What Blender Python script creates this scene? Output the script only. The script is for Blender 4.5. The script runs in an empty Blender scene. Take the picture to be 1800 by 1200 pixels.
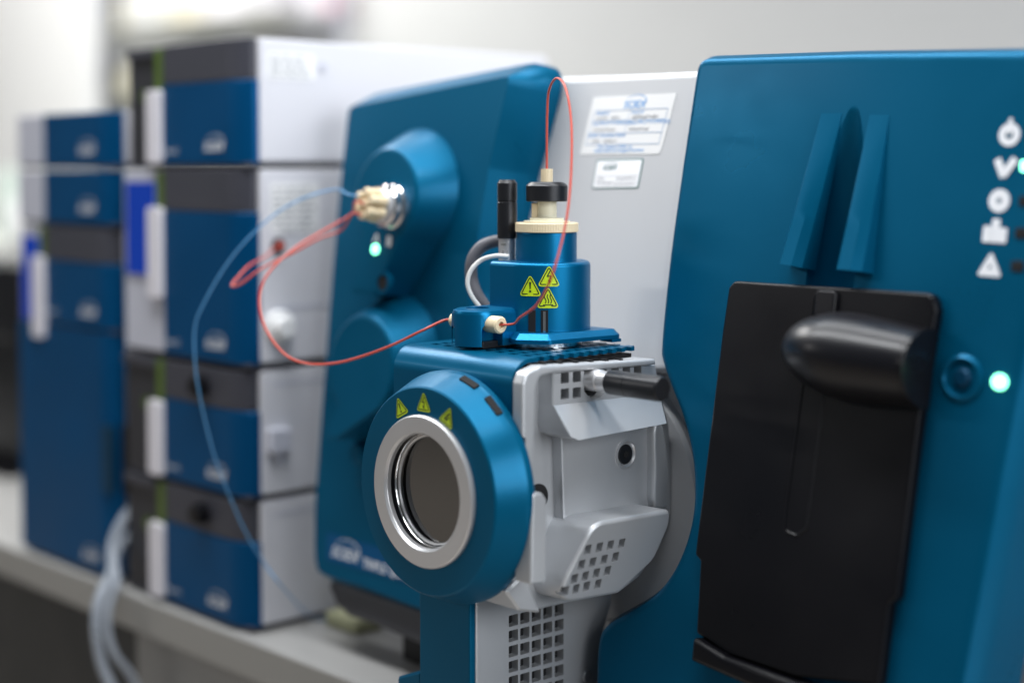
import bpy, bmesh, math, random
from mathutils import Vector as V, Matrix
random.seed(7)
PI = math.pi
S = bpy.context.scene
COL = S.collection

# ------------------------------------------------------------------ camera
YAW, PITCH, FPX, PCY = math.radians(43.0), math.radians(2.2), 2766.0, 404.0
CAM = V((1.4633, -0.967, 0.5162))
CF = V((-math.cos(YAW) * math.cos(PITCH), math.sin(YAW) * math.cos(PITCH), -math.sin(PITCH)))
CR = V((math.sin(YAW), math.cos(YAW), 0))
CU = CR.cross(CF)
cam = bpy.data.cameras.new('camera')
camo = bpy.data.objects.new('camera', cam)
COL.objects.link(camo)
camo.matrix_world = Matrix(((CR.x, CU.x, -CF.x, CAM.x), (CR.y, CU.y, -CF.y, CAM.y), (CR.z, CU.z, -CF.z, CAM.z), (0, 0, 0, 1)))
cam.sensor_width = 36
cam.lens = 36 * FPX / 1800
cam.shift_y = -(600 - PCY) / 1800
cam.clip_start, cam.clip_end = 0.05, 60
cam.dof.use_dof = True
cam.dof.focus_distance = 1.365
cam.dof.aperture_fstop = 1.38
cam.dof.aperture_blades = 0
S.camera = camo

# ------------------------------------------------------------------ light
W = bpy.data.worlds.new('World')
S.world = W
W.use_nodes = True
W.node_tree.nodes['Background'].inputs[0].default_value = (0.80, 0.90, 1.0, 1)
W.node_tree.nodes['Background'].inputs[1].default_value = 0.15


def area(name, loc, target, sx, sy, power, col=(1, 1, 1)):
    l = bpy.data.lights.new(name, 'AREA')
    l.shape = 'RECTANGLE'
    l.size, l.size_y, l.energy, l.color = sx, sy, power, col
    o = bpy.data.objects.new(name, l)
    COL.objects.link(o)
    o.location = loc
    o.rotation_euler = (V(target) - V(loc)).to_track_quat('-Z', 'Y').to_euler()
    return o


area('ceiling_or_fill_lamp', (0.35, -0.34, 1.75), (0.35, -0.34, 0), 2.2, 0.30, 44, (0.96, 0.98, 1.0))
area('ceiling_or_fill_lamp', (0.45, 0.42, 1.85), (0.45, 0.42, 0), 2.2, 0.30, 25, (0.96, 0.98, 1.0))
area('ceiling_or_fill_lamp', (-1.75, 0.30, 1.95), (-1.75, 0.45, 0), 0.9, 0.9, 52, (1.0, 0.99, 0.97))
area('ceiling_or_fill_lamp', (-3.1, 1.12, 1.75), (-3.5, 1.98, 0.70), 1.6, 0.5, 40, (1.0, 0.995, 0.96))  # unseen fill light, added only to brighten the shelf rack
area('ceiling_or_fill_lamp', (-3.4, -3.6, 2.2), (-3.4, -3.8, 0), 2.4, 0.6, 95, (1.0, 0.97, 0.93))  # unseen lamp added to light the floor mirrored in the source window
area('window_light', (3.4, 0.1, 1.15), (0.3, 0.1, 0.35), 2.2, 1.5, 75, (0.93, 0.96, 1.0))
S.view_settings.view_transform = 'Standard'
S.view_settings.look = 'None'
S.view_settings.exposure = 0.0
S.view_settings.gamma = 1
S.render.engine = 'CYCLES'
S.cycles.use_denoising = True
S.cycles.max_bounces = 8


# ------------------------------------------------------------------ materials
def mat(name, col, rough=0.5, metal=0.0, bump=0.0, bscale=400, var=0.06, coat=0.0, crough=0.2, emit=None, estr=0,
        trans=0.0, ior=1.45, spec=0.5, stretch=None, alpha=1.0):
    m = bpy.data.materials.new(name)
    m.use_nodes = True
    nt = m.node_tree
    b = nt.nodes['Principled BSDF']
    b.inputs['Base Color'].default_value = (*col, 1)
    b.inputs['Roughness'].default_value = rough
    b.inputs['Metallic'].default_value = metal
    b.inputs['Coat Weight'].default_value = coat
    b.inputs['Coat Roughness'].default_value = crough
    b.inputs['Transmission Weight'].default_value = trans
    b.inputs['IOR'].default_value = ior
    b.inputs['Specular IOR Level'].default_value = spec
    if emit:
        b.inputs['Emission Color'].default_value = (*emit, 1)
        b.inputs['Emission Strength'].default_value = estr
    tc = nt.nodes.new('ShaderNodeTexCoord')
    src = tc.outputs['Object']
    if stretch:
        mp = nt.nodes.new('ShaderNodeMapping')
        mp.inputs['Scale'].default_value = stretch
        nt.links.new(src, mp.inputs['Vector'])
        src = mp.outputs['Vector']
    if var > 0:
        n = nt.nodes.new('ShaderNodeTexNoise')
        n.inputs['Scale'].default_value = 9
        n.inputs['Detail'].default_value = 6
        nt.links.new(src, n.inputs['Vector'])
        r = nt.nodes.new('ShaderNodeMapRange')
        r.inputs[1].default_value, r.inputs[2].default_value = 0.3, 0.7
        r.inputs[3].default_value, r.inputs[4].default_value = max(0.02, rough - var), min(1, rough + var)
        nt.links.new(n.outputs['Fac'], r.inputs[0])
        nt.links.new(r.outputs[0], b.inputs['Roughness'])
        mx = nt.nodes.new('ShaderNodeMix')
        mx.data_type = 'RGBA'
        mx.inputs[6].default_value = (*[c * (1 - var) for c in col], 1)
        mx.inputs[7].default_value = (*[min(1, c * (1 + var)) for c in col], 1)
        nt.links.new(n.outputs['Fac'], mx.inputs[0])
        nt.links.new(mx.outputs[2], b.inputs['Base Color'])
    if bump > 0:
        n2 = nt.nodes.new('ShaderNodeTexNoise')
        n2.inputs['Scale'].default_value = bscale
        n2.inputs['Detail'].default_value = 3
        nt.links.new(src, n2.inputs['Vector'])
        bp = nt.nodes.new('ShaderNodeBump')
        bp.inputs['Strength'].default_value = bump
        bp.inputs['Distance'].default_value = 0.001
        nt.links.new(n2.outputs['Fac'], bp.inputs['Height'])
        nt.links.new(bp.outputs['Normal'], b.inputs['Normal'])
    return m


M = {}
M['blue'] = mat('blue_paint', (0.0, 0.088, 0.178), 0.36, 0.40, 0.08, 900, var=0.09, spec=0.12, coat=0.04, crough=0.15)
M['bluedoor'] = mat('blue_door_paint', (0.0, 0.064, 0.180), 0.38, 0.35, 0.08, 700, var=0.09, spec=0.15)
M['bluedark'] = mat('dark_blue_paint', (0.001, 0.038, 0.085), 0.42, 0.3, 0.08, 700, spec=0.25)
M['bluelabel'] = mat('blue_label', (0.0, 0.070, 0.19), 0.5, 0, spec=0.2)
M['anod'] = mat('blue_anodised', (0.0, 0.125, 0.27), 0.36, 0.65, 0.06, 1200, spec=0.2, coat=0.05, crough=0.15)
M['silver'] = mat('silver_paint', (0.50, 0.515, 0.535), 0.38, 0.55, 0.14, 1400, var=0.05)
M['silverpanel'] = mat('silver_housing', (0.56, 0.57, 0.59), 0.46, 0.25, 0.12, 1400, var=0.04)
M['greymetal'] = mat('grey_metal', (0.34, 0.35, 0.37), 0.42, 0.5, 0.1, 900)
M['ringsilver'] = mat('satin_aluminium', (0.60, 0.60, 0.61), 0.34, 0.7, 0.05, 1500, var=0.04)
M['chrome'] = mat('polished_steel', (0.72, 0.72, 0.72), 0.12, 1.0, 0, var=0.03)
M['brushed'] = mat('brushed_steel', (0.76, 0.66, 0.56), 0.30, 0.7, 0.35, 70, var=0.15, stretch=(30, 1, 1))
M['black'] = mat('black_plastic', (0.004, 0.004, 0.0055), 0.36, 0, 0.06, 900, var=0.10, spec=0.28)
M['blackgloss'] = mat('black_gloss', (0.004, 0.004, 0.006), 0.36, 0, 0.03, 500, var=0.08, spec=0.4, coat=0.0)
M['anodblack'] = mat('black_anodised', (0.018, 0.019, 0.022), 0.32, 0.4, 0.1, 1500, var=0.05)
M['void'] = mat('dark_void', (0.006, 0.006, 0.007), 0.9, 0, var=0)
M['charcoal'] = mat('charcoal_plastic', (0.042, 0.043, 0.056), 0.5, 0, 0.08, 700)
M['darkpanel'] = mat('dark_panel', (0.024, 0.024, 0.029), 0.5, 0, 0.05, 700)
M['lipgrey'] = mat('dark_grey_trim', (0.05, 0.052, 0.062), 0.5, 0, 0.08, 700)
M['white'] = mat('white_powder_coat', (0.61, 0.61, 0.65), 0.5, 0, 0.10, 700, var=0.03)
M['offwhite'] = mat('white_plastic', (0.72, 0.70, 0.75), 0.4, 0, 0.0, var=0.04)
M['greyplastic'] = mat('pale_grey_plastic', (0.50, 0.51, 0.58), 0.45, 0, 0.05, 600)
M['peek'] = mat('beige_plastic', (0.72, 0.60, 0.40), 0.38, 0, 0.04, 500, var=0.04)
M['peekpale'] = mat('pale_cream_plastic', (0.74, 0.70, 0.54), 0.35, 0, 0.0, var=0.04)
M['redtube'] = mat('red_tubing', (0.50, 0.075, 0.05), 0.35, 0, 0, var=0.05)
M['bluetube'] = mat('blue_tubing', (0.10, 0.30, 0.55), 0.35, 0, 0, var=0.05)
M['greycable'] = mat('grey_rubber', (0.10, 0.10, 0.115), 0.55, 0, 0.1, 500)
M['whitecable'] = mat('white_rubber', (0.62, 0.62, 0.60), 0.5, 0, 0.05, 500)
M['hose'] = mat('translucent_hose', (0.38, 0.42, 0.48), 0.3, 0, 0, var=0.05, trans=0.25)
M['glass'] = mat('window_glass', (0.95, 0.97, 0.97), 0.03, 0, 0, var=0, trans=1.0, ior=1.3)
M['sticker'] = mat('sticker_paper', (0.78, 0.78, 0.78), 0.5, 0, 0, var=0.02)
M['stickerpale'] = mat('sticker_bright', (0.90, 0.90, 0.92), 0.45, 0, 0, var=0.02)
M['inkblue'] = mat('blue_ink', (0.10, 0.34, 0.70), 0.6, 0, 0, var=0)
M['inkline'] = mat('pale_blue_ink', (0.30, 0.42, 0.60), 0.6, 0, 0, var=0)
M['inkteal'] = mat('teal_ink', (0.02, 0.14, 0.14), 0.6, 0, 0, var=0)
M['inkgrey'] = mat('grey_ink', (0.33, 0.34, 0.36), 0.6, 0, 0, var=0)
M['yellow'] = mat('warning_yellow', (0.50, 0.66, 0.015), 0.4, 0, 0, var=0.03)
M['inkblack'] = mat('black_ink', (0.02, 0.03, 0.012), 0.5, 0, 0, var=0)
M['inkwhite'] = mat('white_ink', (0.78, 0.80, 0.84), 0.5, 0, 0, var=0)
M['green'] = mat('green_plastic', (0.075, 0.125, 0.016), 0.4, 0, 0, var=0.05)
M['led'] = mat('green_led', (0.2, 0.9, 0.6), 0.3, 0, 0, var=0, emit=(0.22, 1.0, 0.55), estr=5)
M['screen'] = mat('blue_screen', (0.01, 0.02, 0.1), 0.2, 0, 0, var=0, emit=(0.0, 0.026, 0.26), estr=0.9, spec=0.1)
M['bench'] = mat('bench_laminate', (0.36, 0.355, 0.345), 0.35, 0, 0.05, 200, var=0.04)
M['benchedge'] = mat('bench_edge', (0.27, 0.265, 0.25), 0.45, 0, 0.05, 300, var=0.05)
M['benchpanel'] = mat('bench_panel', (0.24, 0.24, 0.235), 0.5, 0, 0.05, 300)
M['cabinet'] = mat('dark_cabinet', (0.014, 0.017, 0.019), 0.5, 0, 0.05, 300)
M['wall'] = mat('wall_paint', (0.54, 0.545, 0.545), 0.7, 0, 0.1, 80, var=0.03)
M['floor'] = mat('floor_vinyl', (0.42, 0.375, 0.33), 0.4, 0, 0.05, 60, var=0.05)
M['partition'] = mat('partition_paint', (0.74, 0.74, 0.73), 0.6, 0, 0.05, 100, var=0.02)
M['shelf'] = mat('shelf_board', (0.72, 0.73, 0.68), 0.5, 0, 0, var=0.05)
M['beige'] = mat('beige_card', (0.74, 0.69, 0.56), 0.6, 0, 0, var=0.05)
M['amber'] = mat('amber_plastic', (0.80, 0.72, 0.45), 0.3, 0, 0, var=0.05)
M['palegreen'] = mat('pale_green_plastic', (0.55, 0.63, 0.57), 0.4, 0, 0, var=0.05)
M['pink'] = mat('pink_plastic', (0.75, 0.40, 0.46), 0.4, 0, 0, var=0.05)
M['padyellow'] = mat('pale_yellow_pad', (0.42, 0.42, 0.26), 0.6, 0, 0.1, 100, var=0.05)


g = M['glass'].node_tree
for n_ in list(g.nodes):
    if n_.type != 'OUTPUT_MATERIAL':
        g.nodes.remove(n_)
tr_, gl_, fr_, mx_ = (g.nodes.new(k) for k in ('ShaderNodeBsdfTransparent', 'ShaderNodeBsdfGlossy', 'ShaderNodeFresnel', 'ShaderNodeMixShader'))
tr_.inputs[0].default_value = (0.93, 0.94, 0.93, 1)
gl_.inputs['Roughness'].default_value = 0.05
fr_.inputs[0].default_value = 2.3
g.links.new(fr_.outputs[0], mx_.inputs[0])
g.links.new(tr_.outputs[0], mx_.inputs[1])
g.links.new(gl_.outputs[0], mx_.inputs[2])
g.links.new(mx_.outputs[0], next(n_ for n_ in g.nodes if n_.type == 'OUTPUT_MATERIAL').inputs[0])


# ------------------------------------------------------------------ frames and mesh helpers
def ray(x, y):
    return CF + CR * ((x - 900) / FPX) + CU * ((PCY - y) / FPX)


class Fr:
    """a flat working plane: origin, two axes and an outward normal"""

    def __init__(s, o, u, v):
        s.o, s.u = V(o), V(u).normalized()
        v = V(v)
        s.v = (v - s.u * v.dot(s.u)).normalized()
        s.n = s.u.cross(s.v)

    def p(s, a, b, h=0.0):
        return s.o + s.u * a + s.v * b + s.n * h

    def hit(s, x, y, h=0.0):
        r = ray(x, y)
        return CAM + r * ((s.o + s.n * h - CAM).dot(s.n) / r.dot(s.n))

    def px(s, x, y, h=0.0):
        d = s.hit(x, y, h) - s.o
        return (d.dot(s.u), d.dot(s.v))

    def pts(s, l, h=0.0):
        return [s.px(x, y, h) for x, y in l]

    def at(s, a, b, h=0.0, rot=0.0):
        c, q = math.cos(rot), math.sin(rot)
        return Fr(s.p(a, b, h), s.u * c + s.v * q, s.v * c - s.u * q)


def front(y0, k=0.0, z0=0.0):
    return Fr((0, y0, z0), (1, 0, 0), (0, k, 1))


def side(x):
    return Fr((x, 0, 0), (0, 1, 0), (0, 0, 1))


def top(z):
    return Fr((0, 0, z), (1, 0, 0), (0, 1, 0))


def deep(x, y, d):
    """a point d metres along the view axis behind picture position x, y"""
    return CAM + ray(x, y) * d


def ccw(p):
    a = sum(p[i][0] * p[(i + 1) % len(p)][1] - p[(i + 1) % len(p)][0] * p[i][1] for i in range(len(p)))
    return list(p) if a > 0 else list(reversed(p))


def rnd(p, r, n=6):
    """round the corners of a polygon; r is a radius or one per corner"""
    out, N = [], len(p)
    for i in range(N):
        a, b, c = V(p[i - 1]), V(p[i]), V(p[(i + 1) % N])
        ri = r[i] if isinstance(r, (list, tuple)) else r
        d1, d2 = (a - b), (c - b)
        l1, l2 = d1.length, d2.length
        d1, d2 = d1 / l1, d2 / l2
        ang = d1.angle(d2)
        if ri <= 0 or ang > PI - 0.06:
            out.append(tuple(b))
            continue
        t = min(ri / math.tan(ang / 2), l1 * 0.48, l2 * 0.48)
        q0, q1 = b + d1 * t, b + d2 * t
        for k in range(n + 1):
            w = k / n
            out.append(tuple(q0 * (1 - w) ** 2 + b * 2 * w * (1 - w) + q1 * w * w))
    return out


def rrect(a0, b0, a1, b1, r, n=5):
    return rnd([(a0, b0), (a1, b0), (a1, b1), (a0, b1)], r, n)


def circ(a, b, r, n=32, rb=None):
    rb = rb or r
    return [(a + r * math.cos(2 * PI * i / n), b + rb * math.sin(2 * PI * i / n)) for i in range(n)]


def inset(p, d):
    out, N = [], len(p)
    for i in range(N):
        a, b, c = V(p[i - 1]), V(p[i]), V(p[(i + 1) % N])
        e1, e2 = (b - a), (c - b)
        if e1.length < 1e-9 or e2.length < 1e-9:
            out.append(tuple(b))
            continue
        e1.normalize(); e2.normalize()
        n1, n2 = V((-e1.y, e1.x)), V((-e2.y, e2.x))
        m = n1 + n2
        if m.length < 1e-6:
            out.append(tuple(b))
            continue
        m.normalize()
        out.append(tuple(b + m * (d / max(0.45, m.dot(n1)))))
    out = [V(q) for q in out]
    for _ in range(40):                      # fold back any edge the inset turned round
        bad = False
        for i in range(N):
            j = (i + 1) % N
            e = V(p[j]) - V(p[i])
            if (out[j] - out[i]).dot(e) < -1e-10:
                m = (out[i] + out[j]) / 2
                out[i], out[j] = m.copy(), m.copy()
                bad = True
        if not bad:
            break
    return [tuple(q) for q in out]


def smooth(p, n=8, closed=True):
    """Catmull-Rom through the points (any dimension)"""
    P = [V(q) for q in p]
    N = len(P)
    out = []
    for i in range(N if closed else N - 1):
        p1, p2 = P[i], P[(i + 1) % N]
        p0 = P[i - 1] if (closed or i > 0) else p1 * 2 - p2
        p3 = P[(i + 2) % N] if (closed or i + 2 < N) else p2 * 2 - p1
        for k in range(n):
            t = k / n
            out.append(0.5 * ((2 * p1) + (p2 - p0) * t + (2 * p0 - 5 * p1 + 4 * p2 - p3) * t * t + (3 * p1 - p0 - 3 * p2 + p3) * t ** 3))
    if not closed:
        out.append(P[-1])
    return out


def loft(bm, loops, c0=True, c1=True, closed=True):
    vs = [[bm.verts.new(q) for q in l] for l in loops]
    new = []
    for A, B in zip(vs[:-1], vs[1:]):
        n = len(A)
        for i in range(n if closed else n - 1):
            j = (i + 1) % n
            try:
                new.append(bm.faces.new((A[i], A[j], B[j], B[i])))
            except ValueError:
                pass
    if c0:
        new.append(bm.faces.new(list(reversed(vs[0]))))
    if c1:
        new.append(bm.faces.new(vs[-1]))
    nv = list({v for l in vs for v in l})
    bmesh.ops.remove_doubles(bm, verts=nv, dist=2e-6)
    bmesh.ops.recalc_face_normals(bm, faces=[f for f in new if f.is_valid])
    return bm


def prism(bm, fr, p, h0, h1, ch=0.0, steps=1, back=0.0, drop=None):
    """a slab on a frame from height h0 up to h1, its upper rim chamfered (steps=1) or rounded (steps>1)"""
    p = ccw(p)
    drop = drop or ch
    loops = []
    if back > 0:
        loops.append([fr.p(a, b, h0) for a, b in inset(p, back)])
        loops.append([fr.p(a, b, h0 + back) for a, b in p])
    else:
        loops.append([fr.p(a, b, h0) for a, b in p])
    if ch > 0:
        for k in range(steps + 1):
            t = k / steps * PI / 2
            if steps == 1:
                i, h = (0, h1 - drop) if k == 0 else (ch, h1)
            else:
                i, h = ch * (1 - math.cos(t)), h1 - drop + drop * math.sin(t)
            loops.append([fr.p(a, b, h) for a, b in (inset(p, i) if i > 0 else p)])
    else:
        loops.append([fr.p(a, b, h1) for a, b in p])
    return loft(bm, loops)


def box(bm, x0, y0, z0, x1, y1, z1, b=0.0, st=2):
    if b > 0:
        return prism(bm, top(0), rnd([(x0, y0), (x1, y0), (x1, y1), (x0, y1)], b, 3), z0, z1, b, st, b)
    return prism(bm, top(0), [(x0, y0), (x1, y0), (x1, y1), (x0, y1)], z0, z1)


def lathe(bm, fr, prof, n=48, a=0, b=0, c0=False, c1=False):
    return loft(bm, [[fr.p(a + r * math.cos(2 * PI * i / n), b + r * math.sin(2 * PI * i / n), h) for i in range(n)] for r, h in prof], c0, c1)


def cyl(bm, fr, a, b, r, h0, h1, ch=0.0, n=32):
    prof = [(r, h0), (r, h1 - ch), (r - ch, h1)] if ch > 0 else [(r, h0), (r, h1)]
    return lathe(bm, fr, prof, n, a, b, True, True)


def tube(bm, pts, r, n=10, k=10):
    P = smooth(pts, k, False)
    t = (P[1] - P[0]).normalized()
    nrm = t.orthogonal().normalized()
    loops = []
    for i, q in enumerate(P):
        d = (P[min(i + 1, len(P) - 1)] - P[max(i - 1, 0)]).normalized()
        nrm = (nrm - d * nrm.dot(d)).normalized()
        b = d.cross(nrm)
        loops.append([q + (nrm * math.cos(2 * PI * j / n) + b * math.sin(2 * PI * j / n)) * r for j in range(n)])
    return loft(bm, loops)


def strip(bm, fr, pts, w, h=0.0004):
    """a flat ribbon of width w (number or list) along 2-D points"""
    P = [V(q) for q in pts]
    L = []
    for i, q in enumerate(P):
        d = (P[min(i + 1, len(P) - 1)] - P[max(i - 1, 0)]).normalized()
        m = V((-d.y, d.x)) * ((w[i] if isinstance(w, list) else w) / 2)
        L.append((q + m, q - m))
    for (a, b), (c, d) in zip(L[:-1], L[1:]):
        f = bm.faces.new([bm.verts.new(fr.p(*x, h)) for x in (b, d, c, a)])
    return bm


def flat(bm, fr, p, h):
    bm.faces.new([bm.verts.new(fr.p(a, b, h)) for a, b in ccw(p)])
    return bm


def text(bm, fr, s, size, a=0, b=0, h=0.0004, shear=0.0, align='LEFT', bold=0.0, sx=1.0):
    c = bpy.data.curves.new('t', 'FONT')
    c.body, c.size, c.align_x, c.offset = s, size, align, bold
    c.resolution_u = 3
    o = bpy.data.objects.new('t', c)
    COL.objects.link(o)
    bpy.context.view_layer.update()
    me = bpy.data.meshes.new_from_object(o.evaluated_get(bpy.context.evaluated_depsgraph_get()))
    vs = [bm.verts.new(fr.p(a + (v.co.x + v.co.y * shear) * sx, b + v.co.y, h)) for v in me.vertices]
    for f in me.polygons:
        try:
            bm.faces.new([vs[i] for i in f.vertices])
        except ValueError:
            pass
    bpy.data.objects.remove(o)
    bpy.data.curves.remove(c)
    bpy.data.meshes.remove(me)
    return bm


def logo(bm, fr, w, h=0.0004):
    """slanted wordmark under a rising swoosh, w wide, centred on the frame origin"""
    text(bm, fr, 'SCIEX', w * 0.32, 0, -w * 0.18, h, 0.22, 'CENTER', w * 0.005, 1.08)
    pts = [(-0.36 * w, 0.05 * w)]
    n = 18
    for i in range(n + 1):
        t = PI * 0.90 - (PI * 1.12) * i / n
        pts.append((0.08 * w + 0.42 * w * math.cos(t), 0.03 * w + 0.20 * w * math.sin(t)))
    pts = pts[1:]
    ws = [w * (0.010 + 0.036 * (i / n) ** 1.6 * (1 if i < n - 3 else (n - i) / 4 + 0.1)) for i in range(n + 1)]
    strip(bm, fr, pts, ws, h)
    return bm


def cutbm(bm, cut):
    obs = []
    for q in (bm, cut):
        me = bpy.data.meshes.new('c')
        q.to_mesh(me)
        q.free()
        o = bpy.data.objects.new('c', me)
        COL.objects.link(o)
        obs.append(o)
    md = obs[0].modifiers.new('b', 'BOOLEAN')
    md.operation, md.object = 'DIFFERENCE', obs[1]
    n0 = len(obs[0].data.vertices)
    for solver, own in (('EXACT', False), ('EXACT', True), ('FAST', False)):
        md.solver, md.use_self = solver, own
        bpy.context.view_layer.update()
        me = bpy.data.meshes.new_from_object(obs[0].evaluated_get(bpy.context.evaluated_depsgraph_get()))
        if len(me.vertices) > n0 * 0.8:
            break
        print('boolean retry', n0, len(me.vertices), solver, own)
    out = bmesh.new()
    out.from_mesh(me)
    for o in obs:
        m = o.data
        bpy.data.objects.remove(o)
        bpy.data.meshes.remove(m)
    bpy.data.meshes.remove(me)
    return out


def B():
    return bmesh.new()


# ------------------------------------------------------------------ objects
def root_of(o):
    while o.parent:
        o = o.parent
    return o


def obj(name, bm, m, parent=None, label=None, sharp=32):
    me = bpy.data.meshes.new(name)
    if parent is not None:
        bmesh.ops.translate(bm, verts=bm.verts, vec=-V(root_of(parent).location))
    bm.to_mesh(me)
    bm.free()
    me.materials.append(M[m])
    me.polygons.foreach_set('use_smooth', [True] * len(me.polygons))
    me.set_sharp_from_angle(angle=math.radians(sharp))
    o = bpy.data.objects.new(name, me)
    COL.objects.link(o)
    w = o.modifiers.new('normals', 'WEIGHTED_NORMAL')
    w.keep_sharp = True
    if parent is not None:
        o.parent = parent
    if label:
        o['label'] = label
    return o


def thing(name, label, cat, loc, group=None):
    o = bpy.data.objects.new(name, None)
    o.empty_display_size = 0.05
    COL.objects.link(o)
    o.location = loc
    o['label'], o['category'] = label, cat
    if group:
        o['group'] = group
    return o


def tag(o, label, cat, group=None):
    o['label'], o['category'] = label, cat
    if group:
        o['group'] = group
    # move the origin onto the object
    me = o.data
    c = V((0, 0, 0))
    for v in me.vertices:
        c += v.co
    c /= len(me.vertices)
    me.transform(Matrix.Translation(-c))
    o.location = c
    return o


def dup(root, dz, label):
    r = root.copy()
    COL.objects.link(r)
    r.location = root.location + V(dz)
    r['label'] = label
    for ch in list(root.children):
        c = ch.copy()
        COL.objects.link(c)
        c.parent = r
        for g in ch.children:
            d = g.copy()
            COL.objects.link(d)
            d.parent = c
    return r


def struct(name, bm, m):
    o = obj(name, bm, m)
    o['kind'] = 'structure'
    return o


# ================================================================== SETTING
struct('floor', box(B(), -10, -9, -0.95, 4, 2.6, -0.9), 'floor')
struct('wall', box(B(), -10, 2.35, -0.9, 4, 2.45, 2.6), 'wall')

# lab bench
bench = thing('lab_bench', 'long grey lab bench with a square front edge carrying the instruments', 'bench', (0, 0.35, -0.9))
obj('worktop', box(B(), -3.0, -0.008, -0.040, 1.6, 0.85, -0.003, 0.001), 'bench', bench)
obj('front_edge', box(B(), -3.0, -0.014, -0.043, 1.6, -0.0085, -0.001, 0.002), 'benchedge', bench)
obj('cabinet', box(B(), -3.0, 0.10, -0.9, -0.262, 0.80, -0.045), 'cabinet', bench)
obj('side_panel', box(B(), -0.26, 0.006, -0.9, 1.5, 0.80, -0.0405, 0.001), 'benchpanel', bench)

# ================================================================== SMALL MODULE STACKS
STK = front(0.0)


def door_outline(xs, x1, y_in=0.020):
    return [(xs, y_in), (xs, 0.001), (x1 - 0.040, 0.0), (x1 - 0.030, 0.0012), (x1 - 0.019, 0.0042), (x1 - 0.009, 0.009), (x1 - 0.004, 0.0135), (x1 - 0.003, 0.018), (x1 - 0.003, y_in)]


def plate(bm, x0, x1, z0, z1, y0, y1, r=0.002):
    """upright plate facing the aisle"""
    return prism(bm, front(y1), rrect(x0, z0, x1, z1, r, 3), 0, y1 - y0, min(0.0015, (y1 - y0) / 2), 2)


def module(label, x0, xs, x1, z0, z1, zb, style, group, depth=0.463, name='instrument_module'):
    t = thing(name, label, 'lab module', ((x0 + x1) / 2, 0.2, z0), group)
    obj('casing', box(B(), x0 + 0.002, 0.0195, z0 + 0.0045, x1, depth, z1 - 0.0008, 0.003), 'white', t)
    obj('base_seam', box(B(), x0 + 0.004, 0.006, z0 + 0.0001, x1 - 0.005, depth - 0.004, z0 + 0.0048), 'charcoal', t)
    if zb < z1:
        obj('fascia', prism(B(), top(0), door_outline(xs, x1 - 0.004), zb + 0.001, z1 - 0.001, 0.0008), 'charcoal', t)
    obj('door', prism(B(), top(0), door_outline(xs, x1), z0 + 0.004, min(zb, z1) - 0.0005, 0.0008), 'bluedoor', t)
    lg = B()
    logo(lg, STK.at(x1 - 0.064, z0 + 0.026, 0.0006), 0.044)
    obj('logo', lg, 'inkwhite', t)
    if style != 'oven' and style != 'pale':
        tx = B()
        text(tx, STK, 'ExionLC', 0.0085, xs + 0.006, z0 + 0.016, 0.0006)
        obj('model_mark', tx, 'inkwhite', t)
    if style == 'pale':
        obj('side_plate', plate(B(), x0 + 0.002, xs - 0.001, z0 + 0.004, z1 - 0.001, 0.001, 0.0190), 'greyplastic', t)
    if style in ('dark', 'pump'):
        obj('side_plate', plate(B(), x0 + 0.002, xs - 0.001, z0 + 0.004, z1 - 0.001, 0.006, 0.0190), 'darkpanel', t)
        obj('top_trim', plate(B(), x0 + 0.002, xs - 0.020, z1 - 0.013, z1 - 0.0015, 0.001, 0.0055), 'charcoal', t)
        obj('light_strip', plate(B(), xs - 0.019, xs - 0.002, zb - 0.006, z1 - 0.003, 0.001, 0.0055), 'green', t)
        ind = B()
        lathe(ind, front(0.0055), [(0.0075, 0), (0.0075, 0.002), (0.0045, 0.002), (0.0045, 0)], 20, xs - 0.048, zb - 0.012)
        obj('indicator', ind, 'green', t)
        obj('handle', plate(B(), xs - 0.032, xs - 0.002, z0 + 0.004, zb - 0.006, -0.004, 0.0055, 0.005), 'offwhite', t)
    if style == 'display':
        obj('side_plate', plate(B(), x0 + 0.002, xs - 0.001, z0 + 0.004, z1 - 0.001, 0.004, 0.0190), 'greyplastic', t)
        zs = z1 - 0.016
        obj('screen', plate(B(), x0 + 0.010, xs - 0.024, zs - 0.112, zs, 0.001, 0.0035), 'screen', t)
        obj('light_strip', plate(B(), xs - 0.018, xs - 0.002, zb + 0.002, z1 - 0.003, 0.001, 0.0035), 'green', t)
        obj('handle', plate(B(), xs - 0.032, xs - 0.002, zb - 0.105, zb + 0.003, -0.004, 0.0035, 0.005), 'offwhite', t)
    if style == 'pump':
        xk = xs + 0.088
        zk = (zb + z1) / 2
        obj('knob', cyl(B(), front(0.0), xk, zk, 0.0125, 0.0005, 0.016, 0.003), 'black', t)
    return t


G1, G2 = 'modules of the tall stack with white sides', 'modules of the far stack'
ZL = [0.0, 0.1445, 0.294, 0.517, 0.662]
pm = module('lowest module of the white-sided stack, charcoal band with black knob, standing on the bench', -0.281, -0.181, -0.003, ZL[0], ZL[1], 0.099, 'pump', G1)
# vents and side details belong to each module of the tall stack
WS = side(-0.003)


def sticker_lines(t, y0, z0, w, h, rows, name='sticker'):
    s = obj(name, prism(B(), WS, rrect(y0, z0, y0 + w, z0 + h, 0.002), 0.0001, 0.0005), 'sticker', t)
    ink = B()
    random.seed(int(y0 * 1000) + rows)
    for i in range(rows):
        zz = z0 + h - (i + 0.9) * h / (rows + 0.8)
        a = y0 + 0.004
        while a < y0 + w - 0.012:
            l = random.uniform(0.004, 0.014)
            strip(ink, WS, [(a, zz), (min(a + l, y0 + w - 0.004), zz)], h / rows * 0.34, 0.0009)
            a += l + random.uniform(0.002, 0.006)
    obj('print', ink, 'inkgrey', s)
    return s


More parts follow.
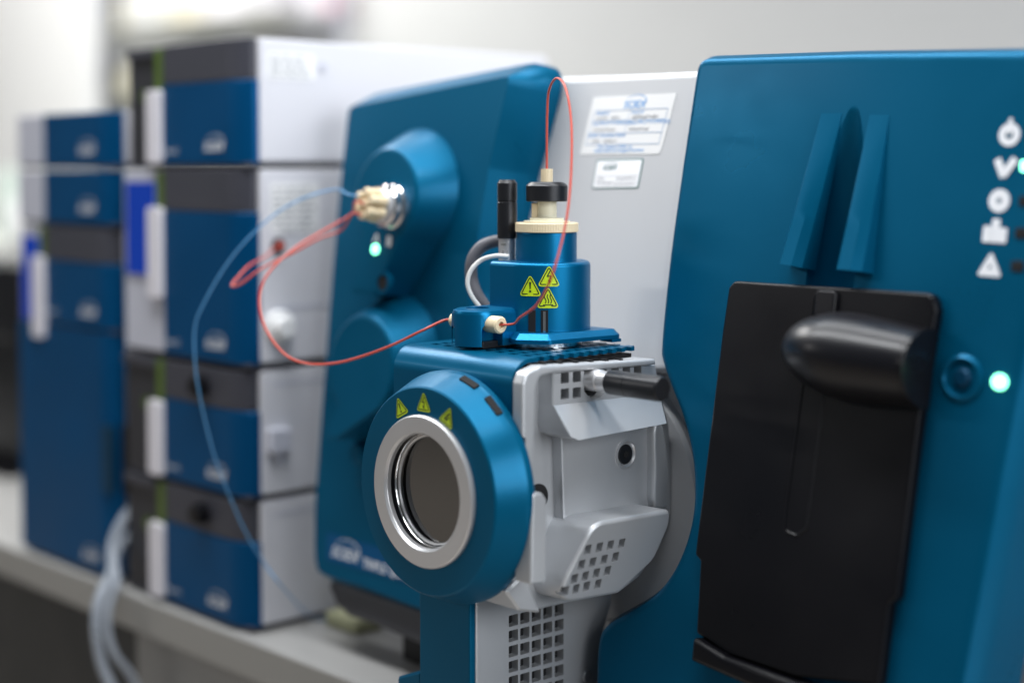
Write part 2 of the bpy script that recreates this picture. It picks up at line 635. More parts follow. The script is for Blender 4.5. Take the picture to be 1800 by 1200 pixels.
def side_groove(t, z, y0=0.035, y1=0.45):
    g = B()
    prism(g, WS, [(y0, z), (y1, z), (y1, z + 0.003), (y0, z + 0.003)], 0.0001, 0.0005)
    obj('groove', g, 'greyplastic', t)


side_groove(pm, ZL[1] - 0.018)
pm2 = dup(pm, (0.0, 0, ZL[1] + 0.0025), 'white-sided stack module second from the bottom, black knob and a grey side latch')
lat = B()
prism(lat, WS, rnd([WS.px(468, 752), WS.px(505, 750), WS.px(503, 790), WS.px(467, 796)], 0.004), 0.0002, 0.012, 0.003, 3)
prism(lat, WS, rnd([WS.px(484, 790), WS.px(496, 790), WS.px(496, 815), WS.px(486, 815)], 0.003), 0.0002, 0.005, 0.002)
obj('latch', lat, 'greyplastic', pm2)

m2 = module('tall module with blue screen and white handle in the white-sided stack', -0.279, -0.179, -0.003, ZL[2] + 0.001, ZL[3], 0.468, 'display', G1)
a, b = WS.px(488, 432)
hole = B()
cyl(hole, WS, a, b, 0.0085, 0.0002, 0.004, 0.001)
o = obj('port', hole, 'black', m2)
pl = B()
cyl(pl, WS, a, b, 0.004, 0.0042, 0.009, 0.001, 16)
obj('plug', pl, 'redtube', o)
a, b = WS.px(488, 574)
fit = B()
lathe(fit, WS, [(0.019, 0.0002), (0.019, 0.006), (0.017, 0.009), (0.012, 0.009), (0.012, 0.018), (0.010, 0.020)], 32, a, b, True, True)
obj('fitting', fit, 'sticker', m2)
y0, zt = WS.px(475, 322)
y1, zb_ = WS.px(560, 408)
sticker_lines(m2, y0, zb_, y1 - y0, zt - zb_, 7)
side_groove(m2, WS.px(470, 545)[1])
tx = B()
text(tx, WS, 'LEAK', 0.008, *WS.px(496, 414), 0.0006)
obj('port_mark', tx, 'inkgrey', m2)

m1 = module('topmost module of the white-sided stack, charcoal band over plain blue door', -0.266, -0.179, -0.003, ZL[3] + 0.002, ZL[4], 0.6155, 'dark', G1)
y0, zt = WS.px(470, 92)
y1, zb_ = WS.px(552, 142)
sticker_lines(m1, y0, zb_, y1 - y0, zt - zb_, 5)
clip = B()
cyl(clip, WS, *WS.px(566, 118), 0.005, 0.0002, 0.002)
obj('screw', clip, 'greyplastic', m1)

FX0, FXS, FX1 = -0.561, -0.482, -0.300
zf = [0.0, STK.px(205, 590)[1], STK.px(208, 403)[1], STK.px(208, 299)[1], STK.px(208, 203)[1]]
ov = module('tall dark blue oven cabinet at the bottom of the far stack, with a grip recess', FX0, FX0 + 0.001, FX1, zf[0], zf[1], 9, 'oven', G2, name='oven_module')
a0, b0 = STK.px(180, 745)
a1, b1 = STK.px(196, 868)
obj('grip', prism(B(), Fr((FX1 - 0.0035, 0, 0), (0, 1, 0), (0, 0, 1)), rrect(0.012, b1, 0.060, b0, 0.004), 0.0, 0.007, 0.002), 'void', ov)
gp = B()
prism(gp, front(-0.0004), rrect(FX1 - 0.030, b1, FX1 - 0.006, b0, 0.003), -0.004, 0.0012, 0.0005)
obj('grip_plate', gp, 'bluedark', ov)
module('far stack module with blue screen beside white handle and charcoal band', FX0, FXS, FX1, zf[1] + 0.001, zf[2], zf[1] + (zf[2] - zf[1]) * 0.66, 'display', G2)
pa = module('lower of the two grey and blue modules atop the far stack', FX0, FXS, FX1, zf[2] + 0.001, zf[3], 9, 'pale', G2)
dup(pa, (0, 0, zf[3] - zf[2] + 0.001), 'uppermost grey and blue module of the far stack')

# ================================================================== MASS SPECTROMETER
ms = thing('mass_spectrometer', 'large blue and silver mass spectrometer with rounded covers standing on the bench', 'spectrometer', (0.5, 0.4, 0))
LC = front(0.055, 0.115, 0.30)
MP = front(0.100, 0.20, 0.35)
RC = front(0.085, 0.16, 0.35)
# chassis behind the covers
obj('chassis', box(B(), 0.13, 0.175, 0.04, 0.98, 0.75, 0.53, 0.01), 'silverpanel', ms)

lc_l = LC.pts([(896, 1146), (744, 1094), (650, 1058), (590, 1040), (566, 1026), (557, 985), (556, 950), (557, 880), (567, 740), (587, 480), (600, 335), (618, 165)], -0.016)
lc_r = LC.pts([(992, 108), (962, 235), (945, 310), (930, 400), (912, 520), (900, 640), (893, 800), (893, 1000)], -0.050)
lc_o = [tuple(q) for q in lc_l] + [tuple(q) for q in lc_r]
lc_o = rnd(ccw(lc_o), 0.030, 6)
bm = B()
prism(bm, LC, lc_o, -0.056, 0.0, 0.019, 1, 0, 0.034)
lcover = obj('cover', bm, 'blue', ms)
lip_px = [(600, 1000), (574, 1026), (590, 1064), (612, 1084), (650, 1095), (742, 1134), (890, 1190), (895, 1120), (744, 1070), (600, 1020)]
obj('lower_trim', prism(B(), LC, rnd(LC.pts(lip_px, -0.014), 0.008), -0.070, -0.012, 0.008, 3), 'lipgrey', ms)
ft = B()
zf_ = 0.0
for x, y in ((0.20, 0.09), (0.42, 0.09), (0.9, 0.12)):
    prism(ft, top(0), rrect(x - 0.02, y - 0.02, x + 0.02, y + 0.02, 0.004), 0.0, 0.045, 0.002)
    obj('foot', ft, 'black', ms)
    ft = B()
fo = B()
prism(fo, top(0), rrect(0.14, 0.20, 0.60, 0.5, 0.01), 0.020, 0.05, 0.002)
obj('base_plate', fo, 'lipgrey', ms)


# teardrop bosses on the blue cover
def teardrop(c, r, neck_w, end, n=28):
    """circle of radius r at c drawn out to a neck that ends at end"""
    cx, cy = c
    ex, ey = end
    d = 1 if ey > cy else -1
    out = []
    a0 = PI * 0.17
    for i in range(n + 1):
        t = -d * PI / 2 + d * (a0 + 0.16) + (2 * PI - 2 * (a0 + 0.16)) * i / n * (1 if d < 0 else -1) * 1.0
        out.append((cx + r * math.cos(t), cy + r * math.sin(t)))
    return out


def boss(fr, c, rb, rf, h, end, nb, nf, shift):
    bm = B()
    loops = []

    def shape(cc, r, nw):
        p, n = [], 40
        d = -1 if end[1] < c[1] else 1
        # arc leaves a gap towards the neck
        g = 0.62
        for i in range(n + 1):
            t = d * PI / 2 + g + (2 * PI - 2 * g) * i / n
            p.append((cc[0] + r * math.cos(t), cc[1] + r * math.sin(t)))
        s = 1 if d < 0 else -1
        p.append((end[0] - nw * (-s) * -1, end[1]))
        p.append((end[0] + nw * (-s) * -1, end[1]))
        return p

    b0 = shape(c, rb, nb)
    b1 = shape((c[0] + shift[0], c[1] + shift[1]), rf, nf)
    mid = [((x * 0.12 + u * 0.88), (y * 0.12 + v * 0.88)) for (x, y), (u, v) in zip(b0, b1)]
    for p, hh in ((b0, -0.004), (b0, 0.001), (mid, h - 0.004)):
        loops.append([fr.p(x, y, hh) for x, y in p])
    ins = [(u + (b1c[0] - u) * 0.06, v + (b1c[1] - v) * 0.06) for (u, v) in b1 for b1c in [(c[0] + shift[0], c[1] + shift[1])]]
    loops.append([fr.p(x, y, h - 0.0012) for x, y in b1])
    loops.append([fr.p(x, y, h) for x, y in ins])
    loft(bm, loops)
    return bm


c1 = LC.px(677, 346, 0.040)
c1 = (c1[0], c1[1] + 0.008)
e1 = LC.px(690, 520, 0.0)
bs1 = obj('boss', boss(LC, c1, 0.0675, 0.0500, 0.040, e1, 0.026, 0.019, (-0.002, -0.008)), 'blue', ms)
c2 = LC.px(632, 644, 0.046)
c2 = (c2[0], c2[1] + 0.008)
e2 = LC.px(640, 770, 0.0)
bs2 = obj('boss', boss(LC, c2, 0.0690, 0.0520, 0.046, e2, 0.014, 0.010, (0, -0.008)), 'blue', ms)
kn = B()
a, b = LC.px(634, 795, 0.008)
lathe(kn, LC.at(a, b), [(0.012, -0.002), (0.012, 0.012), (0.009, 0.016)], 28, 0, 0, True, True)
prism(kn, LC, rrect(a - 0.010, b - 0.034, a + 0.010, b, 0.003), -0.002, 0.004, 0.002)
obj('knob', kn, 'blue', ms)

# rotary valve on the upper boss
vc = LC.px(662, 361, 0.062)
VF = LC.at(vc[0] + 0.004, vc[1], 0.0402)
vb = B()
lathe(vb, VF, [(0.0225, -0.001), (0.0225, 0.006), (0.0215, 0.007), (0.0200, 0.007), (0.0200, 0.010), (0.0215, 0.011), (0.0215, 0.016), (0.0200, 0.018)], 40, 0, 0, False, True)
valve = obj('valve', vb, 'chrome', bs1)
vcap = B()
cyl(vcap, VF, 0, 0, 0.0175, 0.017, 0.0235, 0.002, 36)
obj('valve_face', vcap, 'peekpale', valve) if False else obj('stator', vcap, 'ringsilver', bs1)
fits = []
for k in range(7):
    fb = B()
    if k < 6:
        t = k * PI / 3 + 0.35
        fa, fbv = 0.0118 * math.cos(t), 0.0118 * math.sin(t)
    else:
        fa, fbv = 0, 0
    lathe(fb, VF, [(0.0056, 0.0236), (0.0056, 0.030), (0.0044, 0.0305), (0.0047, 0.041), (0.0040, 0.0425), (0.0018, 0.0425)], 14, fa, fbv, True, True)
    obj('fitting', fb, 'peek', bs1)
    fits.append(VF.p(fa, fbv, 0.0425))
# lamp, marks and button of the upper boss
l = B()
a, b = LC.px(660, 438, 0.0405)
cyl(l, LC, a, b, 0.0050, 0.0395, 0.0425, 0.001, 20)
obj('led', l, 'led', bs1)
ic = B()
a, b = LC.px(661, 421, 0.0405)
strip(ic, LC, [(a - 0.004, b - 0.003), (a + 0.001, b + 0.006)], 0.0022, 0.0408)
strip(ic, LC, [(a + 0.001, b + 0.006), (a + 0.004, b - 0.004)], 0.0022, 0.0408)
a, b = LC.px(684, 424, 0.0405)
flat(ic, LC, rrect(a - 0.004, b - 0.0055, a + 0.004, b + 0.0055, 0.002), 0.0408)
obj('icon', ic, 'inkwhite', bs1)
bt = B()
a, b = LC.px(673, 497, 0.0405)
lathe(bt, LC.at(a, b, 0.0403), [(0.0115, -0.004), (0.0115, 0.0015), (0.0085, 0.0015), (0.0085, -0.001)], 28)
obj('button_ring', bt, 'blue', bs1)
bt = B()
cyl(bt, LC.at(a, b, 0.0403), 0, 0, 0.0082, -0.004, 0.0004, 0.001, 24)
obj('button', bt, 'void', bs1)
# name strip
nm = LC.pts([(575, 934), (790, 998), (790, 1045), (574, 983)], 0.0005)
np_ = obj('name_strip', prism(B(), LC, rnd(nm, 0.002), 0.0002, 0.0008), 'bluelabel', ms)
tx = B()
a, b = LC.px(606, 967, 0.001)
logo(tx, LC.at(a, b), 0.050, 0.0011)
a, b = LC.px(637, 990, 0.001)
text(tx, LC, 'TRIPLE QUAD', 0.0135, a, b - 0.003, 0.0011, 0, 'LEFT', 0.0002)
obj('lettering', tx, 'inkwhite', np_)

# silver middle housing
mp_px = [(950, 140), (975, 134), (1100, 129), (1222, 123), (1260, 123), (1250, 300), (1215, 655), (870, 655), (900, 400)]
mp = MP.pts(mp_px)
obj('middle_housing', prism(B(), MP, mp, -0.12, 0.0, 0.008, 4), 'silverpanel', ms)


def paper(fr, px4, h, r):
    return rnd([fr.px(x, y, h) for x, y in px4], r)


# service stickers on the housing
def bil(q, s, t):
    """point inside a four-cornered sticker, s across, t down"""
    tl, tr, br, bl = [V(fr_q) for fr_q in q]
    return tuple((tl * (1 - s) + tr * s) * (1 - t) + (bl * (1 - s) + br * s) * t)


q1 = [MP.px(*p_) for p_ in ((1044, 172), (1190, 164), (1161, 271), (1020, 272))]
st = obj('sticker', prism(B(), MP, rnd(q1, [0.001, 0.001, 0.006, 0.001]), 0.0001, 0.0005), 'sticker', ms, 'large white service sticker printed in blue')
ink, lin, pen = B(), B(), B()
ux = (V(q1[1]) - V(q1[0])).normalized()
vy = (V(q1[3]) - V(q1[0]))
sh = -vy.x / vy.y * -1
SF = Fr(MP.p(*q1[0]), MP.u * ux.x + MP.v * ux.y, MP.v)
shear = (V(q1[0]) - V(q1[3])).dot(ux) / abs(vy.y)


def sp(s, t):
    d = MP.p(*bil(q1, s, t)) - SF.o
    return (d.dot(SF.u), d.dot(SF.v))


logo(ink, SF.at(*sp(0.53, 0.115)), 0.030, 0.0008)
for t_, s0, s1 in ((0.245, 0.08, 0.95), (0.425, 0.06, 0.95), (0.64, 0.05, 0.95), (0.83, 0.04, 0.95)):
    strip(lin, SF, [sp(s0, t_), sp(s1, t_)], 0.0006, 0.0008)
strip(lin, SF, [sp(0.95, 0.245), sp(0.95, 0.83)], 0.0006, 0.0008)
strip(lin, SF, [sp(0.06, 0.245), sp(0.045, 0.83)], 0.0005, 0.0008)
strip(lin, SF, [sp(0.505, 0.245), sp(0.50, 0.64)], 0.0005, 0.0008)
for s_, t_, w_ in ((0.09, 0.315, 'Model #'), (0.53, 0.315, 'Serial #'), (0.08, 0.495, 'Last PM (YYYY/MM/DD)'), (0.53, 0.495, 'Next PM (YYYY/MM/DD)'), (0.06, 0.705, 'SCIEX Technician Name'),
                   (0.20, 0.90, 'Tech Support: Refer to:'), (0.18, 0.965, 'http://sciex.com/support/contact')):
    text(ink, SF, w_, 0.0052, *sp(s_, t_), 0.0008, shear * 0.6, 'LEFT', 0.0, 0.94)


def scrawl(bm, fr, f, s0, s1, t, n, amp, h, w=0.0007):
    pts = []
    for i in range(n * 2 + 1):
        s_ = s0 + (s1 - s0) * i / (n * 2) + random.uniform(-1, 1) * (s1 - s0) / n * 0.25
        pts.append(V(f(s_, t + (amp if i % 2 else -amp) * random.uniform(0.3, 1))))
    strip(bm, fr, smooth(pts, 4, False), w, h)


random.seed(3)
scrawl(pen, SF, sp, 0.11, 0.24, 0.375, 5, 0.03, 0.0008)
scrawl(pen, SF, sp, 0.28, 0.40, 0.375, 5, 0.03, 0.0008)
scrawl(pen, SF, sp, 0.55, 0.86, 0.375, 11, 0.035, 0.0008, 0.0009)
scrawl(pen, SF, sp, 0.10, 0.38, 0.575, 9, 0.03, 0.0008)
scrawl(pen, SF, sp, 0.55, 0.78, 0.575, 8, 0.035, 0.0008, 0.0009)
scrawl(pen, SF, sp, 0.12, 0.22, 0.775, 4, 0.03, 0.0008)
scrawl(pen, SF, sp, 0.26, 0.42, 0.775, 6, 0.03, 0.0008)
obj('lettering', ink, 'inkblue', st)
obj('ruling', lin, 'inkline', st)
obj('handwriting', pen, 'inkgrey', st)

q2 = [MP.px(*p_) for p_ in ((1050, 281), (1132, 279), (1122, 331), (1041, 332))]
s2 = obj('sticker', prism(B(), MP, rnd(q2, 0.002), 0.0001, 0.0005), 'inkteal', ms, 'small white sticker with a teal border')
obj('paper', prism(B(), MP, rnd(inset(ccw(q2), 0.0011), 0.0016), 0.0005, 0.0008), 'stickerpale', s2)
SF2 = Fr(MP.p(*q2[0]), (MP.p(*q2[1]) - MP.p(*q2[0])), MP.v)


def sp2(s, t):
    d = MP.p(*bil(q2, s, t)) - SF2.o
    return (d.dot(SF2.u), d.dot(SF2.v))


ink, lin = B(), B()
logo(ink, SF2.at(*sp2(0.31, 0.24)), 0.0185, 0.0011)
obj('lettering', ink, 'inkteal', s2)
for t_ in (0.57, 0.76):
    strip(lin, SF2, [sp2(0.06, t_), sp2(0.95, t_)], 0.0003, 0.0011)
for s_, t_, w_ in ((0.10, 0.69, 'Date'), (0.10, 0.87, 'PO Number')):
    text(lin, SF2, w_, 0.0042, *sp2(s_, t_), 0.0011, shear * 0.5)
scrawl(lin, SF2, sp2, 0.50, 0.93, 0.66, 10, 0.045, 0.0011, 0.0005)
scrawl(lin, SF2, sp2, 0.47, 0.93, 0.86, 10, 0.05, 0.0011, 0.0005)
obj('handwriting', lin, 'inkgrey', s2)

# round silver port behind the ion source
dk = B()
cx_, cz_ = front(0.110).px(1052, 862)
lathe(dk, front(0.110).at(cx_, cz_), [(0.1235, -0.06), (0.1235, -0.004), (0.1205, 0.0), (0.06, 0.0)], 96, 0, 0, False, True)
obj('port_flange', dk, 'silverpanel', ms)

obj('lower_housing', prism(B(), front(0.122), [(0.38, 0.06), (0.64, 0.06), (0.64, 0.40), (0.38, 0.40)], -0.05, 0.0), 'silverpanel', ms)
# right blue cover
rc_in = [(1228, 128), (1206, 290), (1184, 450), (1169, 600), (1171, 640), (1188, 690), (1208, 742), (1222, 800), (1227, 850), (1225, 900), (1214, 950), (1192, 1000),
         (1160, 1040), (1115, 1069), (1085, 1086), (1064, 1108), (1056, 1145), (1054, 1200), (1052, 1290), (1190, 1360), (1500, 1480), (1660, 1480), (1705, 1200), (1800, 700), (1850, 440), (1902, 73), (1500, 80), (1236, 89)]
rc = [(a - (0.013 if i < 20 or i == len(rc_in) - 1 else 0.0), b) for i, (a, b) in enumerate(RC.pts(rc_in))]
n_cut = 20
cutp = [tuple(q) for q in smooth(rc[1:n_cut], 4, False)]
rest = rc[n_cut:]
rcs = cutp + rest
rr_ = [0.0] * len(rcs)
bm = B()
prism(bm, RC, rnd(ccw(rcs), 0.020, 6), -0.075, 0.0, 0.014, 3, 0, 0.026)
# scooped channel above the black door
ct = B()
tp, bt_ = RC.px(1506, 160), RC.px(1455, 520)
dv = (V(bt_) - V(tp))
L_ = dv.length
ang = math.atan2(dv.y, dv.x)
CFm = RC.at(tp[0], tp[1], 0.0, ang + PI / 2)   # v runs up the channel
loops = []
for i in range(22):
    t = i / 21
    r = 0.0240 * math.sin(min(1, t * 1.25 + 0.02) * PI / 2) ** 0.8
    dpt = 0.036 * min(1, t * 1.15 + 0.01)
    loops.append([CFm.p(r * math.cos(2 * PI * j / 28), -L_ * 1.02 * t, 0.004 - dpt * 0.25 + (dpt) * math.sin(2 * PI * j / 28)) for j in range(28)])
loft(ct, loops)
bm = cutbm(bm, ct)
rcov = obj('cover', bm, 'blue', ms)
# slanting outer flank of the right cover
fl_px = [(1708, 1200), (1803, 700), (1853, 440), (1908, 150), (1930, 150), (1905, 500), (1850, 900), (1790, 1200), (1730, 1480), (1662, 1480)]
# two raised ribs, flush at the top and proud at the bottom
for pxs in (((1444, 200), (1480, 200), (1426, 474), (1392, 468)), ((1529, 202), (1563, 203), (1531, 481), (1492, 478))):
    tl, tr, br, bl = [V(RC.px(*q)) for q in pxs]
    rb = B()
    n = 14
    loops = []
    for i in range(n + 1):
        t = i / n
        A, Bq = tl.lerp(bl, t), tr.lerp(br, t)
        hh = 0.0005 + 0.019 * t ** 1.1
        c = 0.0022
        dn = (Bq - A).normalized()
        sk = 0.0006 + 0.0016 * t
        loops.append([RC.p(*(A - dn * sk), -0.003), RC.p(*(A - dn * sk * 0.25), hh * 0.55), RC.p(A.x, A.y, hh - c * t), RC.p(*(A + dn * c), hh), RC.p(*(Bq - dn * c * 3), hh), RC.p(*(Bq), hh - c * 3 * t), RC.p(*(Bq + dn * sk * 0.4), hh * 0.4), RC.p(*(Bq + dn * sk), -0.003)])
    loft(rb, loops)
    obj('rib', rb, 'blue', ms)

# black sliding door with its bulbous grip
bd_px = [(1291, 493), (1640, 515), (1646, 545), (1620, 700), (1577, 1050), (1563, 1062), (1545, 1205), (1400, 1190), (1280, 1150), (1224, 1112), (1231, 985), (1222, 974), (1224, 955), (1270, 580), (1281, 505)]
bd = RC.pts(bd_px, 0.010)
bm = B()
prism(bm, RC, rnd(bd, [0.008, 0.010, 0.004, 0, 0.003, 0.003, 0.004, 0, 0, 0.004, 0.003, 0.003, 0, 0, 0.004]), 0.0005, 0.011, 0.003, 3)
door = obj('door', bm, 'black', ms, 'black sliding door')
lp = RC.pts([(1224, 1118), (1280, 1152), (1400, 1196), (1545, 1230), (1545, 1290), (1400, 1240), (1220, 1160)], 0.014)
obj('ledge', prism(B(), RC, rnd(lp, 0.003), 0.0005, 0.020, 0.005, 3), 'black', door)
gr = B()
# grip: half egg lying across the door
GX = RC.at(*RC.px(1600, 640, 0.012), 0.010)
g0 = RC.px(1368, 598, 0.03)
g1 = RC.px(1608, 636, 0.03)
gl = g1[0] - g0[0]
loops = []
nseg = 26
for i in range(nseg + 1):
    t = i / nseg
    w = max(0.02, 1 - (1 - min(1, t * 1.7)) ** 2.2) ** (1 / 2.2)
    k_ = 0.0365 * w * (1 - 0.30 * max(0, t - 0.4))
    hh = 0.052 * w * (1 - 0.40 * max(0, t - 0.4))
    cy = g0[1] + (g1[1] - g0[1]) * t - 0.004
    loops.append([RC.p(g0[0] + gl * t, cy + k_ * math.cos(PI * j / 24), 0.010 + hh * math.sin(PI * j / 24)) for j in range(25)] + [RC.p(g0[0] + gl * t, cy - k_, 0.004), RC.p(g0[0] + gl * t, cy + k_, 0.004)])
loft(gr, loops)
grip = obj('grip', gr, 'blackgloss', door)
lipb = B()
loops = []
for rr, dx in ((1.00, -0.004), (1.03, -0.003), (1.03, 0.002), (0.97, 0.003)):
    loops.append([RC.p(g1[0] + dx, g1[1] - 0.004 + 0.0300 * rr * math.cos(PI * j / 24), 0.010 + 0.0395 * rr * math.sin(PI * j / 24)) for j in range(25)])
loft(lipb, loops)
obj('grip_rim', lipb, 'black', door)
# sunken channel of the door: a thin raised bead round a groove
gv = rnd(RC.pts([(1430, 512), (1474, 514), (1420, 930), (1400, 945), (1376, 935), (1378, 900)], 0.0115), 0.006)
bead = B()
o_, i_ = ccw(gv), inset(ccw(gv), 0.0028)
loft(bead, [[RC.p(*q, 0.0108) for q in o_], [RC.p(*q, 0.0119) for q in inset(o_, 0.0010)], [RC.p(*q, 0.0119) for q in inset(o_, 0.0018)], [RC.p(*q, 0.0112) for q in i_]], False, False)
obj('channel_bead', bead, 'black', door)
knb = B()
a, b = RC.px(1452, 532, 0.013)
prism(knb, RC, rrect(a - 0.010, b - 0.012, a + 0.010, b + 0.010, 0.004), 0.0108, 0.0155, 0.002, 3)
obj('catch', knb, 'blackgloss', door)

# ring button, lamp and pictograms on the right cover
a, b = RC.px(1692, 664)
rb = B()
lathe(rb, RC.at(a, b), [(0.0175, -0.001), (0.0175, 0.0015), (0.0150, 0.003), (0.0135, 0.0015), (0.0125, -0.002)], 40)
obj('button_ring', rb, 'blue', ms)
rb = B()
cyl(rb, RC.at(a, b), 0, 0, 0.0075, -0.001, 0.0035, 0.002, 28)
obj('button', rb, 'bluedark', ms)
a, b = RC.px(1758, 671)
obj('led', prism(B(), RC, circ(a, b, 0.0062, 20, 0.0058), 0.0002, 0.002, 0.0006), 'led', ms)
ICON = [(1775, 237), (1768, 294), (1757, 353), (1750, 407), (1741, 466)]
for k, (x, y) in enumerate(ICON):
    a, b = RC.px(x, y)
    F_ = RC.at(a, b, 0.0, -0.02)
    r = 0.0088
    ic = B()
    if k == 0:
        lathe(ic, F_, [(r, 0.0006), (0.0034, 0.0006)], 36)
        flat(ic, F_, rrect(-0.0016, 0.0, 0.0016, 0.0125, 0.001), 0.0009)
    elif k == 1:
        strip(ic, F_, [(-0.0075, 0.0060), (-0.0005, -0.0075)], 0.0060, 0.0006)
        strip(ic, F_, [(-0.0012, -0.0066), (0.0076, 0.0066)], 0.0060, 0.0009)
    elif k == 2:
        lathe(ic, F_, [(r, 0.0006), (0.0020, 0.0006)], 36)
    elif k == 3:
        for xx, hh in ((-0.0065, 0.004), (0.0, 0.0095), (0.0065, 0.003)):
            flat(ic, F_, rrect(xx - 0.0034, -0.0085, xx + 0.0034, hh, 0.0015), 0.0006 + 0.0002 * (xx > 0) + 0.0004 * (xx < 0))
    else:
        loft(ic, [[F_.p(q[0], q[1], 0.0006) for q in rnd([(-0.0105, -0.0085), (0.0105, -0.0085), (0, 0.0105)], 0.002)],
                  [F_.p(q[0] * 0.18, q[1] * 0.18 - 0.001, 0.0006) for q in rnd([(-0.0105, -0.0085), (0.0105, -0.0085), (0, 0.0105)], 0.002)]], False, False)
    obj('icon', ic, 'inkwhite', ms)
for k, (x, y) in enumerate(((1806, 292), (1803, 354), (1796, 410), (1789, 468))):
    a, b = RC.px(x, y)
    lb = B()
    prism(lb, RC, rrect(a - 0.005, b - 0.004, a + 0.005, b + 0.004, 0.002), 0.0002, 0.0012, 0.0004)
    obj('led' if k == 0 else 'unlit_led', lb, 'led' if k == 0 else 'void', ms)

# ================================================================== ION SOURCE
XO, YF, ZT = 0.545, -0.0955, 0.3605
ion = thing('ion_source', 'boxy blue and silver ion source with a round window and a probe tower on top', 'ion source', (0.45, 0.0, 0.10))
SD = side(XO)
IN = -0.023
body_px = [(903, 668), (912, 650), (936, 641), (1152, 631), (1163, 690), (1177, 745), (1182, 820), (1180, 900), (1162, 960), (1124, 1015), (1087, 1043), (975, 1064), (935, 1074), (905, 1060), (893, 1000), (893, 800)]
bp_ = SD.pts(body_px, IN)
bm = B()
prism(bm, SD, rnd(bp_, 0.004, 3), -0.172, IN, 0.003, 2)
RG = front(YF).at(0.4600, 0.248)          # window axis
ct = B()
cyl(ct, RG, 0, 0, 0.0500, -0.125, 0.08, 0, 64)
bm = cutbm(bm, ct)
body = obj('housing', bm, 'silver', ion)
# raised rim: column beside the blue cover and the top edge
rim_out = SD.pts([(903, 1010), (902, 840), (902, 672), (908, 653), (934, 641)], -0.0112)
rim_in = SD.pts([(1153, 631), (1154, 641), (972, 656), (950, 662), (942, 684), (940, 800), (934, 905), (932, 1010)])
bm = B()
prism(bm, SD, rnd(rim_out + rim_in, [0, 0, 0.008, 0.01, 0.008, 0.001, 0.001, 0.004, 0.006, 0.008, 0, 0, 0], 5), -0.0112, 0.0, 0.0025, 3)
ctr = B()
cyl(ctr, RG, 0, 0, 0.0995, 0.0002, 0.08, 0, 96)
bm = cutbm(bm, ctr)
obj('rim_frame', bm, 'silver', ion)
# slotted top shelf
sl = B()
ya, za = SD.px(936, 641)
yb, zb__ = SD.px(1153, 631)
for i in range(6):
    yy = ya + (yb - ya) * (0.13 + i * 0.122)
    z_ = za + (zb__ - za) * (yy - ya) / (yb - ya) + 0.0001
    prism(sl, top(z_), [(XO - 0.013, yy), (XO - 0.0062, yy), (XO - 0.0062, yy + 0.0036), (XO - 0.013, yy + 0.0036)], -0.001, 0.0006)
# ventilated upper panel
gp_px = [(972, 654), (1152, 640), (1161, 692), (972, 714)]
gp = SD.pts(gp_px, -0.006)
bm = B()
prism(bm, SD, gp, IN - 0.004, -0.006, 0.001)
ct = B()
for cxp, dy in ((993, 0), (1014, -2), (1081, -8), (1101, -10), (1121, -12)):
    for ry in (664, 692):
        a, b = SD.px(cxp, ry + dy * 1.0 - (0 if ry < 680 else 0), -0.006)
        prism(ct, SD, rrect(a - 0.0048, b - 0.0045, a + 0.0048, b + 0.0045, 0.001), -0.018, 0.004)
a, b = SD.px(1047, 668, -0.006)
prism(ct, SD, rnd([(a - 0.014, b - 0.008), (a - 0.006, b - 0.0155), (a + 0.006, b - 0.0155), (a + 0.014, b - 0.008), (a + 0.014, b + 0.013), (a - 0.014, b + 0.013)], 0.004), -0.018, 0.004)
bm = cutbm(bm, ct)
obj('vent_panel', bm, 'silver', ion)
obj('vent_backing', prism(B(), SD, inset(ccw(gp), 0.004), IN + 0.0002, -0.0145), 'void', ion)
# visor
vz = [((972, 712), -0.006), ((1161, 690), -0.006), ((1174, 744), 0.014), ((1016, 774), 0.014), ((1003, 768), 0.0135), ((994, 752), 0.010)]
P3 = [SD.hit(x, y, h) for (x, y), h in vz]
bm = B()
n_ = V((1, 0, 0))
inn = [p - n_ * 0.024 for p in P3]
for p in inn:
    p.x = XO + IN - 0.002
loft(bm, [inn, [p - n_ * 0.002 for p in P3], [p + (sum(P3, V((0, 0, 0))) / 6 - p) * 0.02 for p in P3]])
obj('visor', bm, 'silver', ion)
# centre panel and right flank rib
cp = rnd(SD.pts([(986, 760), (1150, 745), (1151, 890), (1010, 925), (992, 960)], -0.012), 0.005)
obj('side_plate', prism(B(), SD, cp, IN - 0.003, -0.012, 0.002, 2), 'silver', ion)
rbp = smooth(SD.pts([(1150, 750), (1166, 746), (1175, 790), (1178, 840), (1178, 890), (1151, 890), (1150, 820)], -0.004), 4)
obj('flank_rib', prism(B(), SD, [tuple(q) for q in rbp], IN - 0.003, -0.004, 0.004, 3), 'silver', ion)
# screw in the centre panel
a, b = SD.px(1101, 798, -0.011)
sc = B()
lathe(sc, SD.at(a, b, -0.012), [(0.0128, 0.0), (0.0128, 0.0014), (0.0112, 0.0016), (0.0098, 0.0003)], 36)
obj('screw_seat', sc, 'ringsilver', ion)
sc = B()
cyl(sc, SD.at(a - 0.0008, b, -0.0119), 0, 0, 0.0088, 0.0, 0.0012, 0.0006, 28)
sw = obj('screw', sc, 'anodblack', ion)
hx = B()
prism(hx, SD.at(a - 0.0008, b, -0.0119), circ(0, 0, 0.0035, 6), 0.0013, 0.0016)
obj('socket', hx, 'void', sw)
